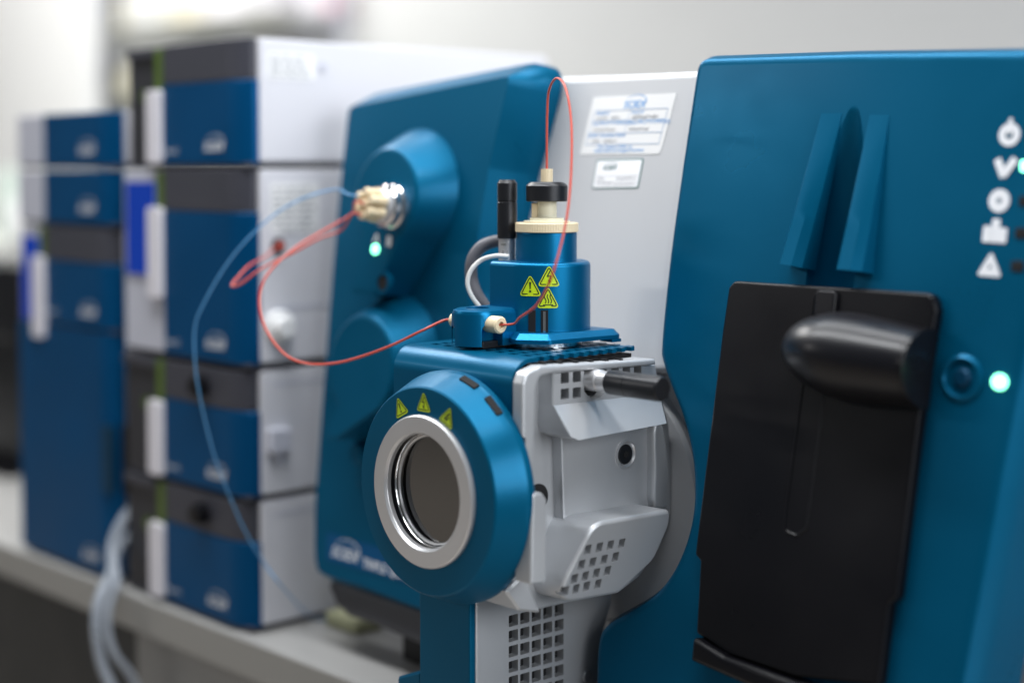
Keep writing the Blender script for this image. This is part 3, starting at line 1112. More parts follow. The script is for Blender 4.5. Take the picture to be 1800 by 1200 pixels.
# lower bulge with its own vents
bz = [(1181, 896), (1044, 920), (970, 1064), (1088, 1043), (1150, 985), (1177, 925)]
btop, bbot = SD.px(1100, 905, 0.024)[1], SD.px(1030, 1055, 0.004)[1]
BF = Fr(SD.p(0, btop, 0.026), (0, 1, 0), (XO + 0.006 - (XO + 0.026), 0, bbot - btop) if False else (0.020, 0, btop - bbot))
bpts = rnd(ccw(BF.pts(bz)), 0.02, 8)
bm = B()
bin_ = [BF.p(a, b) for a, b in ccw(bpts)]
back = []
for p in bin_:
    q = p.copy(); q.x = XO + IN - 0.002
    back.append(q)
cc = sum(bin_, V((0, 0, 0))) / len(bin_)
r1 = [BF.p(*q, -0.0038) for q in ccw(bpts)]
rs = [[BF.p(*q, -0.0038 + 0.0038 * math.sin(t)) for q in inset(ccw(bpts), 0.0036 * (1 - math.cos(t)))] for t in (PI / 8, PI / 4, 3 * PI / 8, PI / 2)]
loft(bm, [back, r1] + rs)
ct = B()
for row in (((525, 460), (595, 447), (663, 435), (732, 425)), ((490, 543), (558, 530), (628, 515), (697, 500)), ((450, 622), (517, 607), (585, 590), (653, 577)), ((400, 690), (465, 678), (530, 663), (600, 650))):
    for q_, (x, y) in enumerate(row):
        a, b = BF.px(861 + (6 - 2 * q_) + x / 3.158, 820 + y / 3.158)
        prism(ct, BF, rrect(a - 0.0038, b - 0.0044, a + 0.0038, b + 0.0044, 0.0012), -0.0075, 0.004)
bm = cutbm(bm, ct)
bulge = obj('lower_bulge', bm, 'silver', ion)
hb = B()
for row in (((525, 460), (595, 447), (663, 435), (732, 425)), ((490, 543), (558, 530), (628, 515), (697, 500)), ((450, 622), (517, 607), (585, 590), (653, 577)), ((400, 690), (465, 678), (530, 663), (600, 650))):
    for q_, (x, y) in enumerate(row):
        a, b = BF.px(861 + (6 - 2 * q_) + x / 3.158, 820 + y / 3.158)
        flat(hb, BF, rrect(a - 0.0036, b - 0.0042, a + 0.0036, b + 0.0042, 0.0012), -0.0072)
obj('vent_backing', hb, 'void', bulge)
# latch lever beside the window
lv = B()
prism(lv, SD, rnd(SD.pts([(930, 864), (948, 864), (956, 876), (956, 1018), (950, 1024), (927, 1026), (928, 940)], 0.010), [0.004, 0.006, 0.004, 0.002, 0.002, 0.002, 0]), -0.004, 0.014, 0.0025, 3)
obj('lever', lv, 'silver', ion)
lh = B()
cyl(lh, SD, *SD.px(946, 874, IN + 0.001), 0.0115, IN + 0.0002, IN + 0.0012, 0, 28)
obj('lever_socket', lh, 'void', ion)
lower_br = rnd(SD.pts([(872, 1034), (905, 1004), (935, 1072), (896, 1068)], -0.030), 0.002)
obj('bracket', prism(B(), SD, lower_br, -0.06, -0.018, 0.002), 'silver', ion)

# blue wrap-round front and top sheet
x0, x1 = front(YF).px(692, 660)[0], front(YF).px(899, 700)[0]
prof = [(YF, 0.20)]
R_ = 0.021
for i in range(9):
    t = PI - i / 8 * PI / 2
    prof.append((YF + R_ + R_ * math.cos(t), ZT - R_ + R_ * math.sin(t)))
prof.append((0.0575, ZT))
thk = 0.0035
inner = [(YF + thk, 0.20)]
for i in range(9):
    t = PI - i / 8 * PI / 2
    inner.append((YF + R_ + (R_ - thk) * math.cos(t), ZT - R_ + (R_ - thk) * math.sin(t)))
inner.append((0.0575, ZT - thk))
bm = B()
pf = prof + list(reversed(inner))
SX = Fr((0, 0, 0), (0, 1, 0), (0, 0, 1))
loft(bm, [[V((x0, y, z)) for y, z in pf], [V((x1, y, z)) for y, z in pf]])
ct = B()
cyl(ct, RG, 0, 0, 0.060, -0.03, 0.03, 0, 64)
for j in range(13):
    for i in range(9):
        xx, yy = x0 + 0.014 + i * 0.0168, YF + 0.030 + j * 0.0118
        if yy > 0.053:
            continue
        box(ct, xx, yy, ZT - 0.02, xx + 0.0095, yy + 0.0070, ZT + 0.02)
bm = cutbm(bm, ct)
fcov = obj('front_cover', bm, 'blue', ion)
# dark underlay seen through the perforated top and slots
obj('top_grille', box(B(), x0 + 0.002, YF + 0.012, ZT - 0.010, x1 - 0.006, 0.055, ZT - 0.0065), 'void', ion)
obj('top_slots', sl, 'void', ion)

# window rings
w = B()
lathe(w, RG, [(0.070, 0.0005), (0.0965, 0.0005), (0.0985, 0.003), (0.0985, 0.008), (0.0980, 0.0105), (0.0960, 0.0150), (0.0876, 0.0342), (0.0862, 0.0355), (0.0640, 0.0355), (0.0640, 0.012)], 128)
ring = obj('window_frame', w, 'blue', ion, None, 22)
w = B()
lathe(w, RG, [(0.0638, 0.020), (0.0638, 0.0385), (0.0626, 0.0399), (0.0622, 0.0400), (0.0500, 0.0400), (0.0495, 0.0398), (0.0479, 0.0378), (0.0476, 0.0370), (0.0476, 0.0335)], 96)
obj('window_ring', w, 'ringsilver', ion, None, 22)
w = B()
lathe(w, RG, [(0.0495, 0.0337), (0.0474, 0.0335), (0.0474, 0.0300), (0.0495, 0.0297)], 80)
obj('gasket', w, 'black', ion)
w = B()
lathe(w, RG, [(0.0495, 0.0294), (0.0477, 0.0300), (0.0468, 0.0298), (0.0461, 0.0288), (0.0460, 0.0275)], 80)
obj('inner_ring', w, 'chrome', ion)
w = B()
lathe(w, RG, [(0.0495, 0.0273), (0.0456, 0.0273), (0.0448, 0.0268), (0.0443, 0.0256), (0.0443, 0.0235)], 80)
obj('glass_retainer', w, 'ringsilver', ion)
w = B()
lathe(w, RG, [(0.0442, 0.0235), (0.0442, 0.0253)], 64, 0, 0, True, True)
obj('glass', w, 'glass', ion)
w = B()
lathe(w, RG, [(0.0450, 0.0230), (0.0458, 0.0200), (0.0445, 0.0140), (0.0330, 0.0040), (0.0325, 0.0025), (0.0140, -0.0010), (0.0135, -0.0020), (0.0060, -0.0030)], 80, 0, 0, False, True)
obj('chamber', w, 'brushed', ion)
# dark clips set into the bevel of the frame
for (x, y), an in (((822, 662), 0), ((872, 697), 0)):
    r_ = 0.094
    q = RG.px(x, y, 0.016)
    t = math.atan2(q[1], q[0])
    cb = B()
    KF = Fr(RG.p(0.0968 * math.cos(t), 0.0968 * math.sin(t), 0.0138), RG.u * -math.sin(t) + RG.v * math.cos(t), RG.n * 0.90 - (RG.u * math.cos(t) + RG.v * math.sin(t)) * 0.42)
    prism(cb, KF, rrect(-0.0100, -0.0042, 0.0100, 0.0020, 0.0010), -0.008, 0.0008, 0.0003)
    obj('clip', cb, 'void', ring)


# warning triangles
def warn(fr, size, kind, parent, mapf=None, name='warning_label'):
    f = mapf or (lambda a, b, h: fr.p(a, b, h))
    tri = [(-0.56, -0.42), (0.56, -0.42), (0, 0.58)]

    def fill(bm, pts, h):
        me_b = B()
        me_b.faces.new([me_b.verts.new((a, b, 0)) for a, b in pts])
        bmesh.ops.triangulate(me_b, faces=me_b.faces[:])
        for _ in range(2):
            bmesh.ops.subdivide_edges(me_b, edges=[e for e in me_b.edges if e.calc_length() > size * 0.18], cuts=1)
            bmesh.ops.triangulate(me_b, faces=me_b.faces[:])
        idx = {v: bm.verts.new(f(v.co.x, v.co.y, h)) for v in me_b.verts}
        for fc in me_b.faces:
            bm.faces.new([idx[v] for v in fc.verts])
        me_b.free()

    def ln(bm, pts, w, h):
        P = [V(q) for q in pts]
        for k in range(len(P) - 1):
            d = (P[k + 1] - P[k]).normalized()
            m = V((-d.y, d.x))
            wa = w[k] if isinstance(w, list) else w
            wb = w[k + 1] if isinstance(w, list) else w
            bm.faces.new([bm.verts.new(f(*x, h)) for x in (P[k] - m * wa / 2, P[k + 1] - m * wb / 2, P[k + 1] + m * wb / 2, P[k] + m * wa / 2)])

    s = size
    y = B()
    fill(y, ccw(rnd([(a * s, b * s) for a, b in tri], 0.13 * s, 5)), 0.0004)
    lab = obj(name, y, 'yellow', parent)
    k = B()
    o1 = ccw(rnd([(a * s * 0.84, b * s * 0.84 + 0.005 * s) for a, b in tri], 0.09 * s, 5))
    i1 = inset(o1, 0.045 * s)
    n = len(o1)
    for i in range(n):
        j = (i + 1) % n
        k.faces.new([k.verts.new(f(*q, 0.0007)) for q in (o1[i], o1[j], i1[j], i1[i])])
    if kind == '!':
        ln(k, [(0, 0.22 * s), (0, -0.10 * s)], [0.10 * s, 0.045 * s], 0.0007)
        k.faces.new([k.verts.new(f(*q, 0.0007)) for q in circ(0, -0.20 * s, 0.055 * s, 12)])
    elif kind == 'bolt':
        ln(k, [(0.05 * s, 0.28 * s), (-0.09 * s, 0.03 * s)], 0.05 * s, 0.0007)
        ln(k, [(-0.09 * s, 0.03 * s), (0.10 * s, 0.06 * s)], 0.05 * s, 0.0008)
        ln(k, [(0.09 * s, 0.06 * s), (0.02 * s, -0.16 * s)], 0.05 * s, 0.0009)
        k.faces.new([k.verts.new(f(*q, 0.0007)) for q in ((-0.05 * s, -0.13 * s), (0.0, -0.30 * s), (0.09 * s, -0.16 * s))])
    elif kind == 'heat':
        for dx in (-0.13, 0.0, 0.13):
            ln(k, [((dx + 0.04 * math.sin(i / 9 * 2 * PI)) * s, (-0.20 + 0.40 * i / 9) * s) for i in range(10)], 0.045 * s, 0.0007)
        ln(k, [(-0.24 * s, -0.27 * s), (0.24 * s, -0.27 * s)], 0.045 * s, 0.0007)
    else:
        ln(k, [(-0.16 * s, -0.20 * s), (0.05 * s, 0.22 * s)], 0.10 * s, 0.0007)
        ln(k, [(-0.02 * s, -0.2 * s), (0.12 * s, 0.05 * s)], 0.07 * s, 0.0008)
    obj('symbol', k, 'inkblack', lab)
    return lab


for (x, y), kind in (((704, 716), '!'), ((745, 708), 'bolt'), ((787, 733), 'hand')):
    a, b = RG.px(x, y, 0.0357)
    rr = math.hypot(a, b)
    t = math.atan2(b, a)
    warn(RG.at(a, b, 0.0356, t - PI / 2), 0.0172, kind, ring)

# lower post
PX = 0.470
PS = side(PX)
post_px = [(836, 1030), (1078, 1030), (1076, 1060), (1062, 1110), (1056, 1200), (1056, 1330), (836, 1330)]
pp = PS.pts(post_px)
bm = B()
prism(bm, PS, pp, -0.05, 0.0, 0.003, 2)
ct = B()
for r in range(8):
    for c in range(5):
        x = 902.5 + c * 20.1
        y = 1089.5 - c * 4.6 + r * 26.8 - c * r * 0.05
        a, b = PS.px(x, y)
        if b < 0.02:
            continue
        prism(ct, PS, rrect(a - 0.0056, b - 0.0050, a + 0.0056, b + 0.0050, 0.0012), -0.008, 0.004)
bm = cutbm(bm, ct)
post = obj('support_post', bm, 'silver', ion)
a0, b0 = PS.px(893, 1070)
a1, b1 = PS.px(993, 1330)
hb = B()
for r in range(8):
    for c in range(5):
        x = 902.5 + c * 20.1
        y = 1089.5 - c * 4.6 + r * 26.8 - c * r * 0.05
        a, b = PS.px(x, y)
        if b > 0.02:
            flat(hb, PS, rrect(a - 0.0054, b - 0.0048, a + 0.0054, b + 0.0048, 0.0012), -0.0077)
obj('vent_backing', hb, 'void', post)
psc = B()
cyl(psc, PS, *PS.px(1031, 1187), 0.0055, 0.0002, 0.002, 0.0008, 20)
obj('screw', psc, 'greymetal', post)
yp = min(q[0] for q in pp)
xl = front(yp).px(746, 1150)[0]
bm = B()
prism(bm, front(yp), rrect(xl, 0.002, PX - 0.0005, 0.175, 0.003), 0.0002, 0.006, 0.002, 2)
obj('post_front', bm, 'blue', ion)
pf_ = front(yp).pts([(704, 1187), (748, 1178)])
obj('post_foot', prism(B(), front(yp), rnd([(pf_[0][0], 0.002), (xl - 0.0005, 0.002), (xl - 0.0005, pf_[1][1]), (pf_[0][0], pf_[0][1])], 0.003), -0.03, 0.004, 0.002), 'blue', ion)

# micrometer knob on the side
km = B()
a, b = SD.px(1048, 668, 0.0)
KS = SD.at(a, b, -0.012)
cyl(km, KS, 0, 0, 0.0095, 0.0, 0.018, 0.001, 28)
lathe(km, KS, [(0.0085, 0.018), (0.0085, 0.032)], 28)
sknob = obj('micrometer_sleeve', km, 'ringsilver', ion)
km = B()
lathe(km, KS, [(0.0085, 0.028), (0.0102, 0.029), (0.0104, 0.050), (0.0100, 0.0505), (0.0104, 0.051), (0.0104, 0.084), (0.0092, 0.0865)], 36, 0, 0, True, True)
obj('micrometer_thimble', km, 'anodblack', ion)

# ------------------------------------------------------------------ probe tower
AX, AY = 0.4590, 0.0120
TF = top(0.0)


def zat(y, x=AX, yy=AY):
    d = (V((x, yy, 0)) - CAM)
    dep = V((d.x, d.y, 0)).dot(V((CF.x, CF.y, 0)).normalized())
    # solve height so that the point lands on picture row y
    lo, hi = -0.5, 1.5
    for _ in range(50):
        m = (lo + hi) / 2
        q = V((x, yy, m)) - CAM
        py = PCY - FPX * q.dot(CU) / q.dot(CF)
        if py > y:
            lo = m
        else:
            hi = m
    return (lo + hi) / 2


def xyz(px_, py_, z):
    return TF_at(z).px(px_, py_)


def TF_at(z):
    return top(z)


# base flange
zfl = ZT + 0.0055
fl = B()
fl_out = [(0.400, 0.010), (0.444, -0.026), (0.477, -0.044), (0.502, -0.026), (0.508, 0.058), (0.420, 0.058)]
prism(fl, top(0), rnd(fl_out, 0.006, 4), zfl, zfl + 0.0085, 0.005, 1)
prism(fl, top(0), rrect(0.492, 0.046, 0.5078, 0.0575, 0.001), zfl - 0.003, zfl - 0.0002)
flange = obj('probe_flange', fl, 'anod', ion)
un = B()
lathe(un, top(0).at(AX - 0.0, AY - 0.005), [(0.036, ZT + 0.0002), (0.036, zfl - 0.0002)], 48, 0, 0, True, True)
obj('flange_seat', un, 'chrome', ion)
# tower housing: rounded towards the side, flat towards the front
zb0, zb1 = zfl + 0.0087, zat(458)
ho = []
for i in range(25):
    t = -PI * 0.44 + PI * 0.88 * i / 24
    ho.append((AX - 0.010 + 0.046 * math.cos(t), AY + 0.002 + 0.0435 * math.sin(t)))
ho += [(AX - 0.030, AY + 0.044), (AX - 0.036, AY + 0.038), (AX - 0.036, AY - 0.036), (AX - 0.030, AY - 0.0415)]
bm = B()
prism(bm, top(0), ho, zb0, zb1, 0.004, 3)
tower = obj('tower_housing', bm, 'anod', ion)
# slots in the tower
for (xa, xb, m) in ((930, 940, 'void'), (951, 963, 'void')):
    pass
TCX, TCY = AX - 0.010, AY + 0.002


def on_tower(a, b, h):
    """wrap a flat label round the tower: a along the surface, b up"""
    t = a / 0.047
    r1, r2 = 0.046 + h, 0.0435 + h
    return V((TCX + r1 * math.cos(t), TCY + r2 * math.sin(t), b))


def tower_ang(px_):
    best = None
    for i in range(400):
        t = -1.35 + 2.7 * i / 399
        q = V((TCX + 0.046 * math.cos(t), TCY + 0.0435 * math.sin(t), 0.40)) - CAM
        x = 900 + FPX * q.dot(CR) / q.dot(CF)
        if best is None or abs(x - px_) < best[0]:
            best = (abs(x - px_), t)
    return best[1]


for (x, y), kind in (((932, 504), '!'), ((965, 487), 'bolt'), ((963, 525), 'heat')):
    t = tower_ang(x)
    P = V((TCX + 0.046 * math.cos(t), TCY + 0.0435 * math.sin(t), 0))
    z = zat(y, P.x, P.y)
    warn(None, 0.0195, kind, tower, lambda a, b, h, t=t, z=z: on_tower(a + t * 0.047, b + z, h))
for x, m in ((935, 'void'), (957, 'chrome')):
    t = tower_ang(x)
    s_ = B()
    pr_ = []
    for dt in (-0.07, -0.035, 0, 0.035, 0.07):
        pr_.append(dt)
    z1_, z0_ = zat(545, TCX + 0.046 * math.cos(t), TCY + 0.0435 * math.sin(t)), zb0 - 0.001
    loops = [[on_tower((t + d) * 0.047, z1_, -0.002) for d in pr_] + [on_tower((t + d) * 0.047, z1_, 0.0006) for d in reversed(pr_)],
             [on_tower((t + d) * 0.047, z0_, -0.002) for d in pr_] + [on_tower((t + d) * 0.047, z0_, 0.0006) for d in reversed(pr_)]]
    loft(s_, loops)
    obj('slot', s_, 'void', tower)
    if m == 'chrome':
        s_ = B()
        loops = [[on_tower((t + d) * 0.047, zz, hh) for hh in (0.0007, 0.0014) for d in ((-0.03, 0.02) if hh < 0.001 else (0.02, -0.03))] for zz in (z1_ - 0.001, z0_)]
        loft(s_, loops)
        obj('slot_strip', s_, 'chrome', tower)

AXF = top(0).at(AX, AY)
zz = {k: zat(k) for k in (455, 408, 404, 391, 388, 383, 356, 354, 326, 320, 317, 297)}
w = B()
lathe(w, AXF, [(0.0268, zb1 - 0.004), (0.0268, zz[408] - 0.0012), (0.0262, zz[408])], 64, 0, 0, True, True)
obj('tower_neck', w, 'anod', ion)
w = B()
n = 150
loops = []
for h, rr in ((zz[408] + 0.0003, 0.0272), (zz[408] + 0.0008, 0.0278), (zz[391] - 0.0008, 0.0278), (zz[391], 0.0272)):
    loops.append([AXF.p((rr + (0.00035 if (i % 2) else 0)) * math.cos(2 * PI * i / n), (rr + (0.00035 if (i % 2) else 0)) * math.sin(2 * PI * i / n), h) for i in range(n)])
loft(w, loops)
obj('knurled_ring', w, 'peek', ion)
w = B()
lathe(w, AXF, [(0.0205, zz[391] + 0.0002), (0.0205, zz[388]), (0.0152, zz[388] + 0.0002), (0.0152, zz[383]), (0.0115, zz[383]), (0.0088, zz[383] + 0.001), (0.0088, zz[354] + 0.001)], 48, 0, 0, True, True)
obj('probe_body', w, 'peekpale', ion)
w = B()
prism(w, top(0), rnd([(AX - 0.0125, AY - 0.007), (AX - 0.008, AY - 0.011), (AX - 0.003, AY - 0.0085), (AX - 0.008, AY - 0.003)], 0.001), zz[383] + 0.0002, zz[356], 0.001)
obj('probe_key', w, 'peek', ion)
w = B()
lathe(w, AXF, [(0.0178, zz[354]), (0.0186, zz[354] + 0.0008), (0.0186, zz[326] - 0.0005), (0.0176, zz[326] + 0.001), (0.0145, zz[320])], 64, 0, 0, True, True)
obj('probe_knob', w, 'anodblack', ion)
w = B()
n = 36
loops = [[AXF.p((0.0052 + (0.0002 if i % 2 else 0)) * math.cos(2 * PI * i / n), (0.0052 + (0.0002 if i % 2 else 0)) * math.sin(2 * PI * i / n), h) for i in range(n)] for h in (zz[320] + 0.0002, zz[297])]
loft(w, loops)
obj('tube_nut', w, 'peek', ion)
# vertical micrometer
MX, MY = AX - 0.0335, AY - 0.0030 - 0.012
dm = V((AX, AY, 0.43))
for _ in range(3):
    q = V((MX, MY, 0.45)) - CAM
    x = 900 + FPX * q.dot(CR) / q.dot(CF)
    MX += (891.5 - x) / FPX * q.dot(CF) * CR.x
    MY += (891.5 - x) / FPX * q.dot(CF) * CR.y
MF = top(0).at(MX, MY)
mz = {k: zat(k, MX, MY) for k in (456, 419, 417, 356, 352, 322, 316)}
w = B()
lathe(w, MF, [(0.0078, zb1 - 0.002), (0.0078, mz[417])], 40, 0, 0, True, True)
slv = obj('micrometer_sleeve', w, 'ringsilver', ion)
tk = B()
for i in range(-6, 7):
    t = math.atan2(CAM.y - MY, CAM.x - MX) + i * 0.17
    hh = 0.0022 if i % 2 else 0.0034
    for hb_ in (mz[456] + 0.0015,):
        for s0, s1 in ((-0.02, 0.02),):
            tk.faces.new([tk.verts.new(MF.p(0.00795 * math.cos(t + d), 0.00795 * math.sin(t + d), hb_ + e)) for d, e in ((-0.018, 0), (0.018, 0), (0.018, hh), (-0.018, hh))])
t0 = math.atan2(CAM.y - MY, CAM.x - MX)


def curved_text(bm, s, size, b, tc):
    tmp = B()
    text(tmp, Fr((0, 0, 0), (1, 0, 0), (0, 1, 0)), s, size, 0, 0, 0, 0, 'CENTER')
    idx = {v: bm.verts.new(MF.p(0.00795 * math.cos(tc + v.co.x / 0.0079), 0.00795 * math.sin(tc + v.co.x / 0.0079), b + v.co.y)) for v in tmp.verts}
    for fc in tmp.faces:
        bm.faces.new([idx[v] for v in fc.verts])
    tmp.free()


curved_text(tk, 'mm', 0.0035, mz[419] - 0.006, t0 - 0.45)
for i, d in enumerate('012'):
    curved_text(tk, d, 0.0032, mz[456] + 0.0060, t0 - 0.5 + i * 0.5)
obj('scale', tk, 'inkblack', slv)
w = B()
lathe(w, MF, [(0.0082, mz[419]), (0.0089, mz[419] + 0.0006), (0.0089, mz[356]), (0.0084, mz[356] + 0.0004), (0.0084, mz[352] - 0.0004), (0.0089, mz[352]), (0.0089, mz[322]), (0.0068, mz[316]), (0.0058, mz[316])], 40, 0, 0, True, True)
obj('micrometer_thimble', w, 'anodblack', ion)

# grounding block at the front of the tower
BX = 0.440
gb = B()
gz0, gz1 = ZT + 0.0030, zat(540, BX, -0.045)
hw = 0.0215
go = []
for i in range(13):
    t = PI + PI * i / 12
    go.append((BX + hw * math.cos(t), -0.056 + 0.021 * math.sin(t)))
go += [(BX + hw, -0.022), (BX + hw * 0.7, -0.006), (BX - hw, -0.006)]
prism(gb, top(0), go, gz0, gz1, 0.005, 2)
for s_ in (1, -1):
    ct = B()
    prism(ct, side(BX + s_ * hw), rrect(-0.069, gz0 - 0.01, -0.034, gz0 + 0.018, 0.006) if s_ < 0 else rrect(-0.066, gz0 - 0.01, -0.044, gz0 + 0.019, 0.006), -0.012, 0.012)
    gb = cutbm(gb, ct)
ct = B()
prism(ct, front(-0.077), rrect(BX - 0.016, gz0 - 0.01, BX - 0.004, gz0 + 0.017, 0.005), -0.012, 0.012)
gb = cutbm(gb, ct)
ct = B()
cyl(ct, top(gz1), BX - 0.002, -0.052, 0.0105, -0.004, 0.01, 0, 28)
gb = cutbm(gb, ct)
gblock = obj('grounding_block', gb, 'anod', ion)
obj('block_shade_fill', box(B(), BX - hw + 0.007, -0.062, ZT + 0.0003, BX + hw - 0.006, -0.008, gz0 + 0.004, 0.001), 'anodblack', ion)  # black filler standing in for the shade under the raised block
fz = zat(571, BX + 0.03, -0.056)
w = B()
FX = Fr((BX, -0.056, fz), (0, 1, 0), (0, 0, 1))
lathe(w, FX, [(0.0040, -0.0085), (0.0040, 0.0150), (0.0070, 0.0155), (0.0075, 0.0165), (0.0075, 0.0315), (0.0062, 0.0330), (0.0030, 0.0330), (0.0028, 0.030)], 28, 0, 0, True, True)
obj('fitting', w, 'peek', gblock)
w = B()
FX2 = Fr((BX - 0.0, -0.056, fz), (0, -1, 0), (0, 0, 1))
lathe(w, FX2, [(0.0040, 0.0), (0.0040, 0.0200), (0.0065, 0.0205), (0.0065, 0.0290), (0.0055, 0.030), (0.0028, 0.030)], 28, 0, 0, True, True)
obj('fitting', w, 'peek', gblock)
end_r = FX.p(0, 0, 0.031)
end_l = FX2.p(0, 0, 0.029)

# ================================================================== TUBES AND CABLES
TR = 0.00105
nut = AXF.p(0, 0, zz[297] - 0.002)
w = B()
tube(w, [nut, nut + V((0, 0, 0.025)), nut + V((0.0006, -0.0003, 0.050)), deep(965, 160, 1.392), deep(978, 138, 1.365), deep(994, 155, 1.325), deep(1004, 215, 1.305), deep(1004, 300, 1.285), deep(998, 370, 1.270), deep(986, 430, 1.262), deep(968, 490, 1.262),
         deep(944, 535, 1.285), deep(914, 558, 1.315), end_r + V((0.012, 0.005, 0.0015)), end_r + V((-0.003, 0, 0))], TR, 10, 12)
tag(obj('tubing', w, 'redtube'), 'thin red tube arching high over the probe tower down to the cream fitting', 'tubing', 'red tubing')
w = B()
f_a, f_b, f_c = fits[3], fits[4], fits[2]
tube(w, [end_l + V((0.003, 0, 0)), end_l + V((-0.012, -0.001, -0.001)), deep(740, 582, 1.40), deep(690, 606, 1.42), deep(640, 625, 1.44), deep(590, 638, 1.46), deep(540, 639, 1.48), deep(500, 622, 1.50), deep(468, 580, 1.515), deep(456, 535, 1.525), deep(463, 495, 1.535),
         deep(490, 460, 1.545), deep(530, 428, 1.56), deep(575, 402, 1.575), deep(618, 376, 1.59), fits[6] + VF.n * 0.010, fits[6] - VF.n * 0.003], TR * 1.15, 10, 12)
tag(obj('tubing', w, 'redtube'), 'thin red tube looping from the grounding block round to the valve', 'tubing', 'red tubing')
w = B()
fl4 = fits[4]
tube(w, [fl4 - VF.n * 0.003, fl4 + VF.n * 0.010, deep(600, 404, 1.585), deep(560, 420, 1.58), deep(510, 447, 1.575), deep(460, 472, 1.57), deep(428, 495, 1.57), deep(413, 503, 1.573), deep(408, 500, 1.580), deep(417, 489, 1.590), deep(438, 467, 1.615), deep(465, 452, 1.66), WS.hit(484, 436, 0.022), WS.hit(488, 432, 0.007)], TR * 1.15, 10, 12)
tag(obj('tubing', w, 'redtube'), 'thin red tube doubling back from the valve to the black port in the white side', 'tubing', 'red tubing')
w = B()
fl2 = fits[2]
tube(w, [fl2 - VF.n * 0.003, fl2 + VF.n * 0.012, deep(590, 333, 1.60), deep(540, 346, 1.60), deep(490, 372, 1.60), deep(440, 415, 1.60), deep(395, 470, 1.605), deep(355, 540, 1.61), deep(342, 580, 1.615), deep(344, 650, 1.62), deep(357, 725, 1.63),
         deep(378, 805, 1.64), deep(405, 875, 1.65), deep(432, 935, 1.66), deep(465, 990, 1.665), deep(500, 1035, 1.67), top(0.003).hit(545, 1082), top(0.003).hit(575, 1088)], TR * 0.85, 10, 12)
tag(obj('tubing', w, 'bluetube'), 'pale blue tube drooping from the valve across the stack to the bench', 'tubing')
w = B()
tube(w, [deep(900, 424, 1.44), deep(872, 424, 1.445), deep(846, 434, 1.445), deep(830, 458, 1.445), deep(829, 490, 1.445), deep(840, 520, 1.44), deep(858, 545, 1.435), deep(870, 560, 1.43)], 0.0056, 14, 10)
tag(obj('cable', w, 'greycable'), 'thick dark grey cable curving behind the probe tower', 'cable')
w = B()
tube(w, [deep(895, 451, 1.40), deep(870, 450, 1.405), deep(846, 457, 1.41), deep(828, 475, 1.41), deep(822, 497, 1.41), deep(828, 518, 1.41), deep(842, 538, 1.41), deep(850, 550, 1.405)], 0.0021, 10, 10)
tag(obj('cable', w, 'whitecable'), 'thin white cable looping beside the grey cable and probe tower', 'cable')

# drain hoses between the stacks and over the bench edge
w = B()
tube(w, [V((-0.2905, 0.16, 0.30)), V((-0.2905, 0.12, 0.20)), V((-0.2905, 0.05, 0.12)), V((-0.2900, 0.010, 0.085)), V((-0.288, -0.010, 0.052)), deep(196, 1005, 1.93), deep(176, 1050, 1.90), deep(170, 1100, 1.89), deep(178, 1160, 1.89), deep(200, 1215, 1.89), deep(225, 1260, 1.90)], 0.0068, 14, 8)
tag(obj('hose', w, 'hose'), 'thicker translucent white drain hose hanging over the bench edge between the stacks', 'hose')
w = B()
tube(w, [V((-0.284, 0.08, 0.10)), V((-0.284, 0.02, 0.07)), V((-0.281, -0.010, 0.040)), deep(206, 1020, 1.90), deep(192, 1065, 1.885), deep(190, 1110, 1.88), deep(203, 1150, 1.88), deep(226, 1180, 1.89), deep(245, 1215, 1.90)], 0.0048, 12, 8)
tag(obj('hose', w, 'hose'), 'slimmer pale hose curling beside the drain hose below the bench edge', 'hose')

pd = B()
a, b = top(0.0).px(612, 1100)
prism(pd, top(0), rrect(a - 0.030, b - 0.012, a + 0.030, b + 0.030, 0.006), 0.0, 0.014, 0.004, 3)
tag(obj('pad', pd, 'padyellow'), 'pale yellow pad lying on the bench under the blue cover', 'pad')

# ================================================================== BACKGROUND
PY = 0.95
xr = front(PY).px(152, 100)[0]
tag(obj('partition', box(B(), xr - 2.2, PY, 0.0, xr, PY + 0.04, 1.7, 0.004), 'partition'), 'plain white partition panel behind the far stack', 'partition')
# rack of shelves with lab supplies
SY = 1.95
fs = front(SY)
xa, xb_ = fs.px(120, 100)[0], fs.px(470, 100)[0]
rack = thing('shelf_rack', 'pale open shelf rack full of supplies against the back wall', 'shelf', ((xa + xb_) / 2, SY + 0.15, -0.9))
shz = []
for py_ in (36, 158, 300, 470):
    z = fs.px(300, py_)[1]
    shz.append(z)
    obj('shelf_board', box(B(), xa - 0.3, SY, z - 0.010, xb_, SY + 0.24, z, 0.002), 'shelf', rack)
for x in (xa - 0.3, (xa + xb_) / 2, xb_ - 0.02):
    obj('upright', box(B(), x, SY + 0.29, -0.9, x + 0.02, SY + 0.33, 1.9), 'greyplastic', rack)


def bottle(px_, z, r, h, m, label, capm='sticker', y=None):
    x = fs.px(px_, 100)[0]
    t = thing('bottle', label, 'bottle', (x, SY + 0.10, z))
    w = B()
    lathe(w, top(z + 0.0005).at(x, SY + 0.10), [(r * 0.92, 0), (r, 0.006), (r, h * 0.62), (r * 0.85, h * 0.72), (r * 0.40, h * 0.80), (r * 0.40, h * 0.86)], 24, 0, 0, True, True)
    obj('vessel', w, m, t)
    w = B()
    lathe(w, top(z + 0.0005).at(x, SY + 0.10), [(r * 0.48, h * 0.86 + 0.0005), (r * 0.48, h)], 20, 0, 0, True, True)
    obj('cap', w, capm, t)
    return t


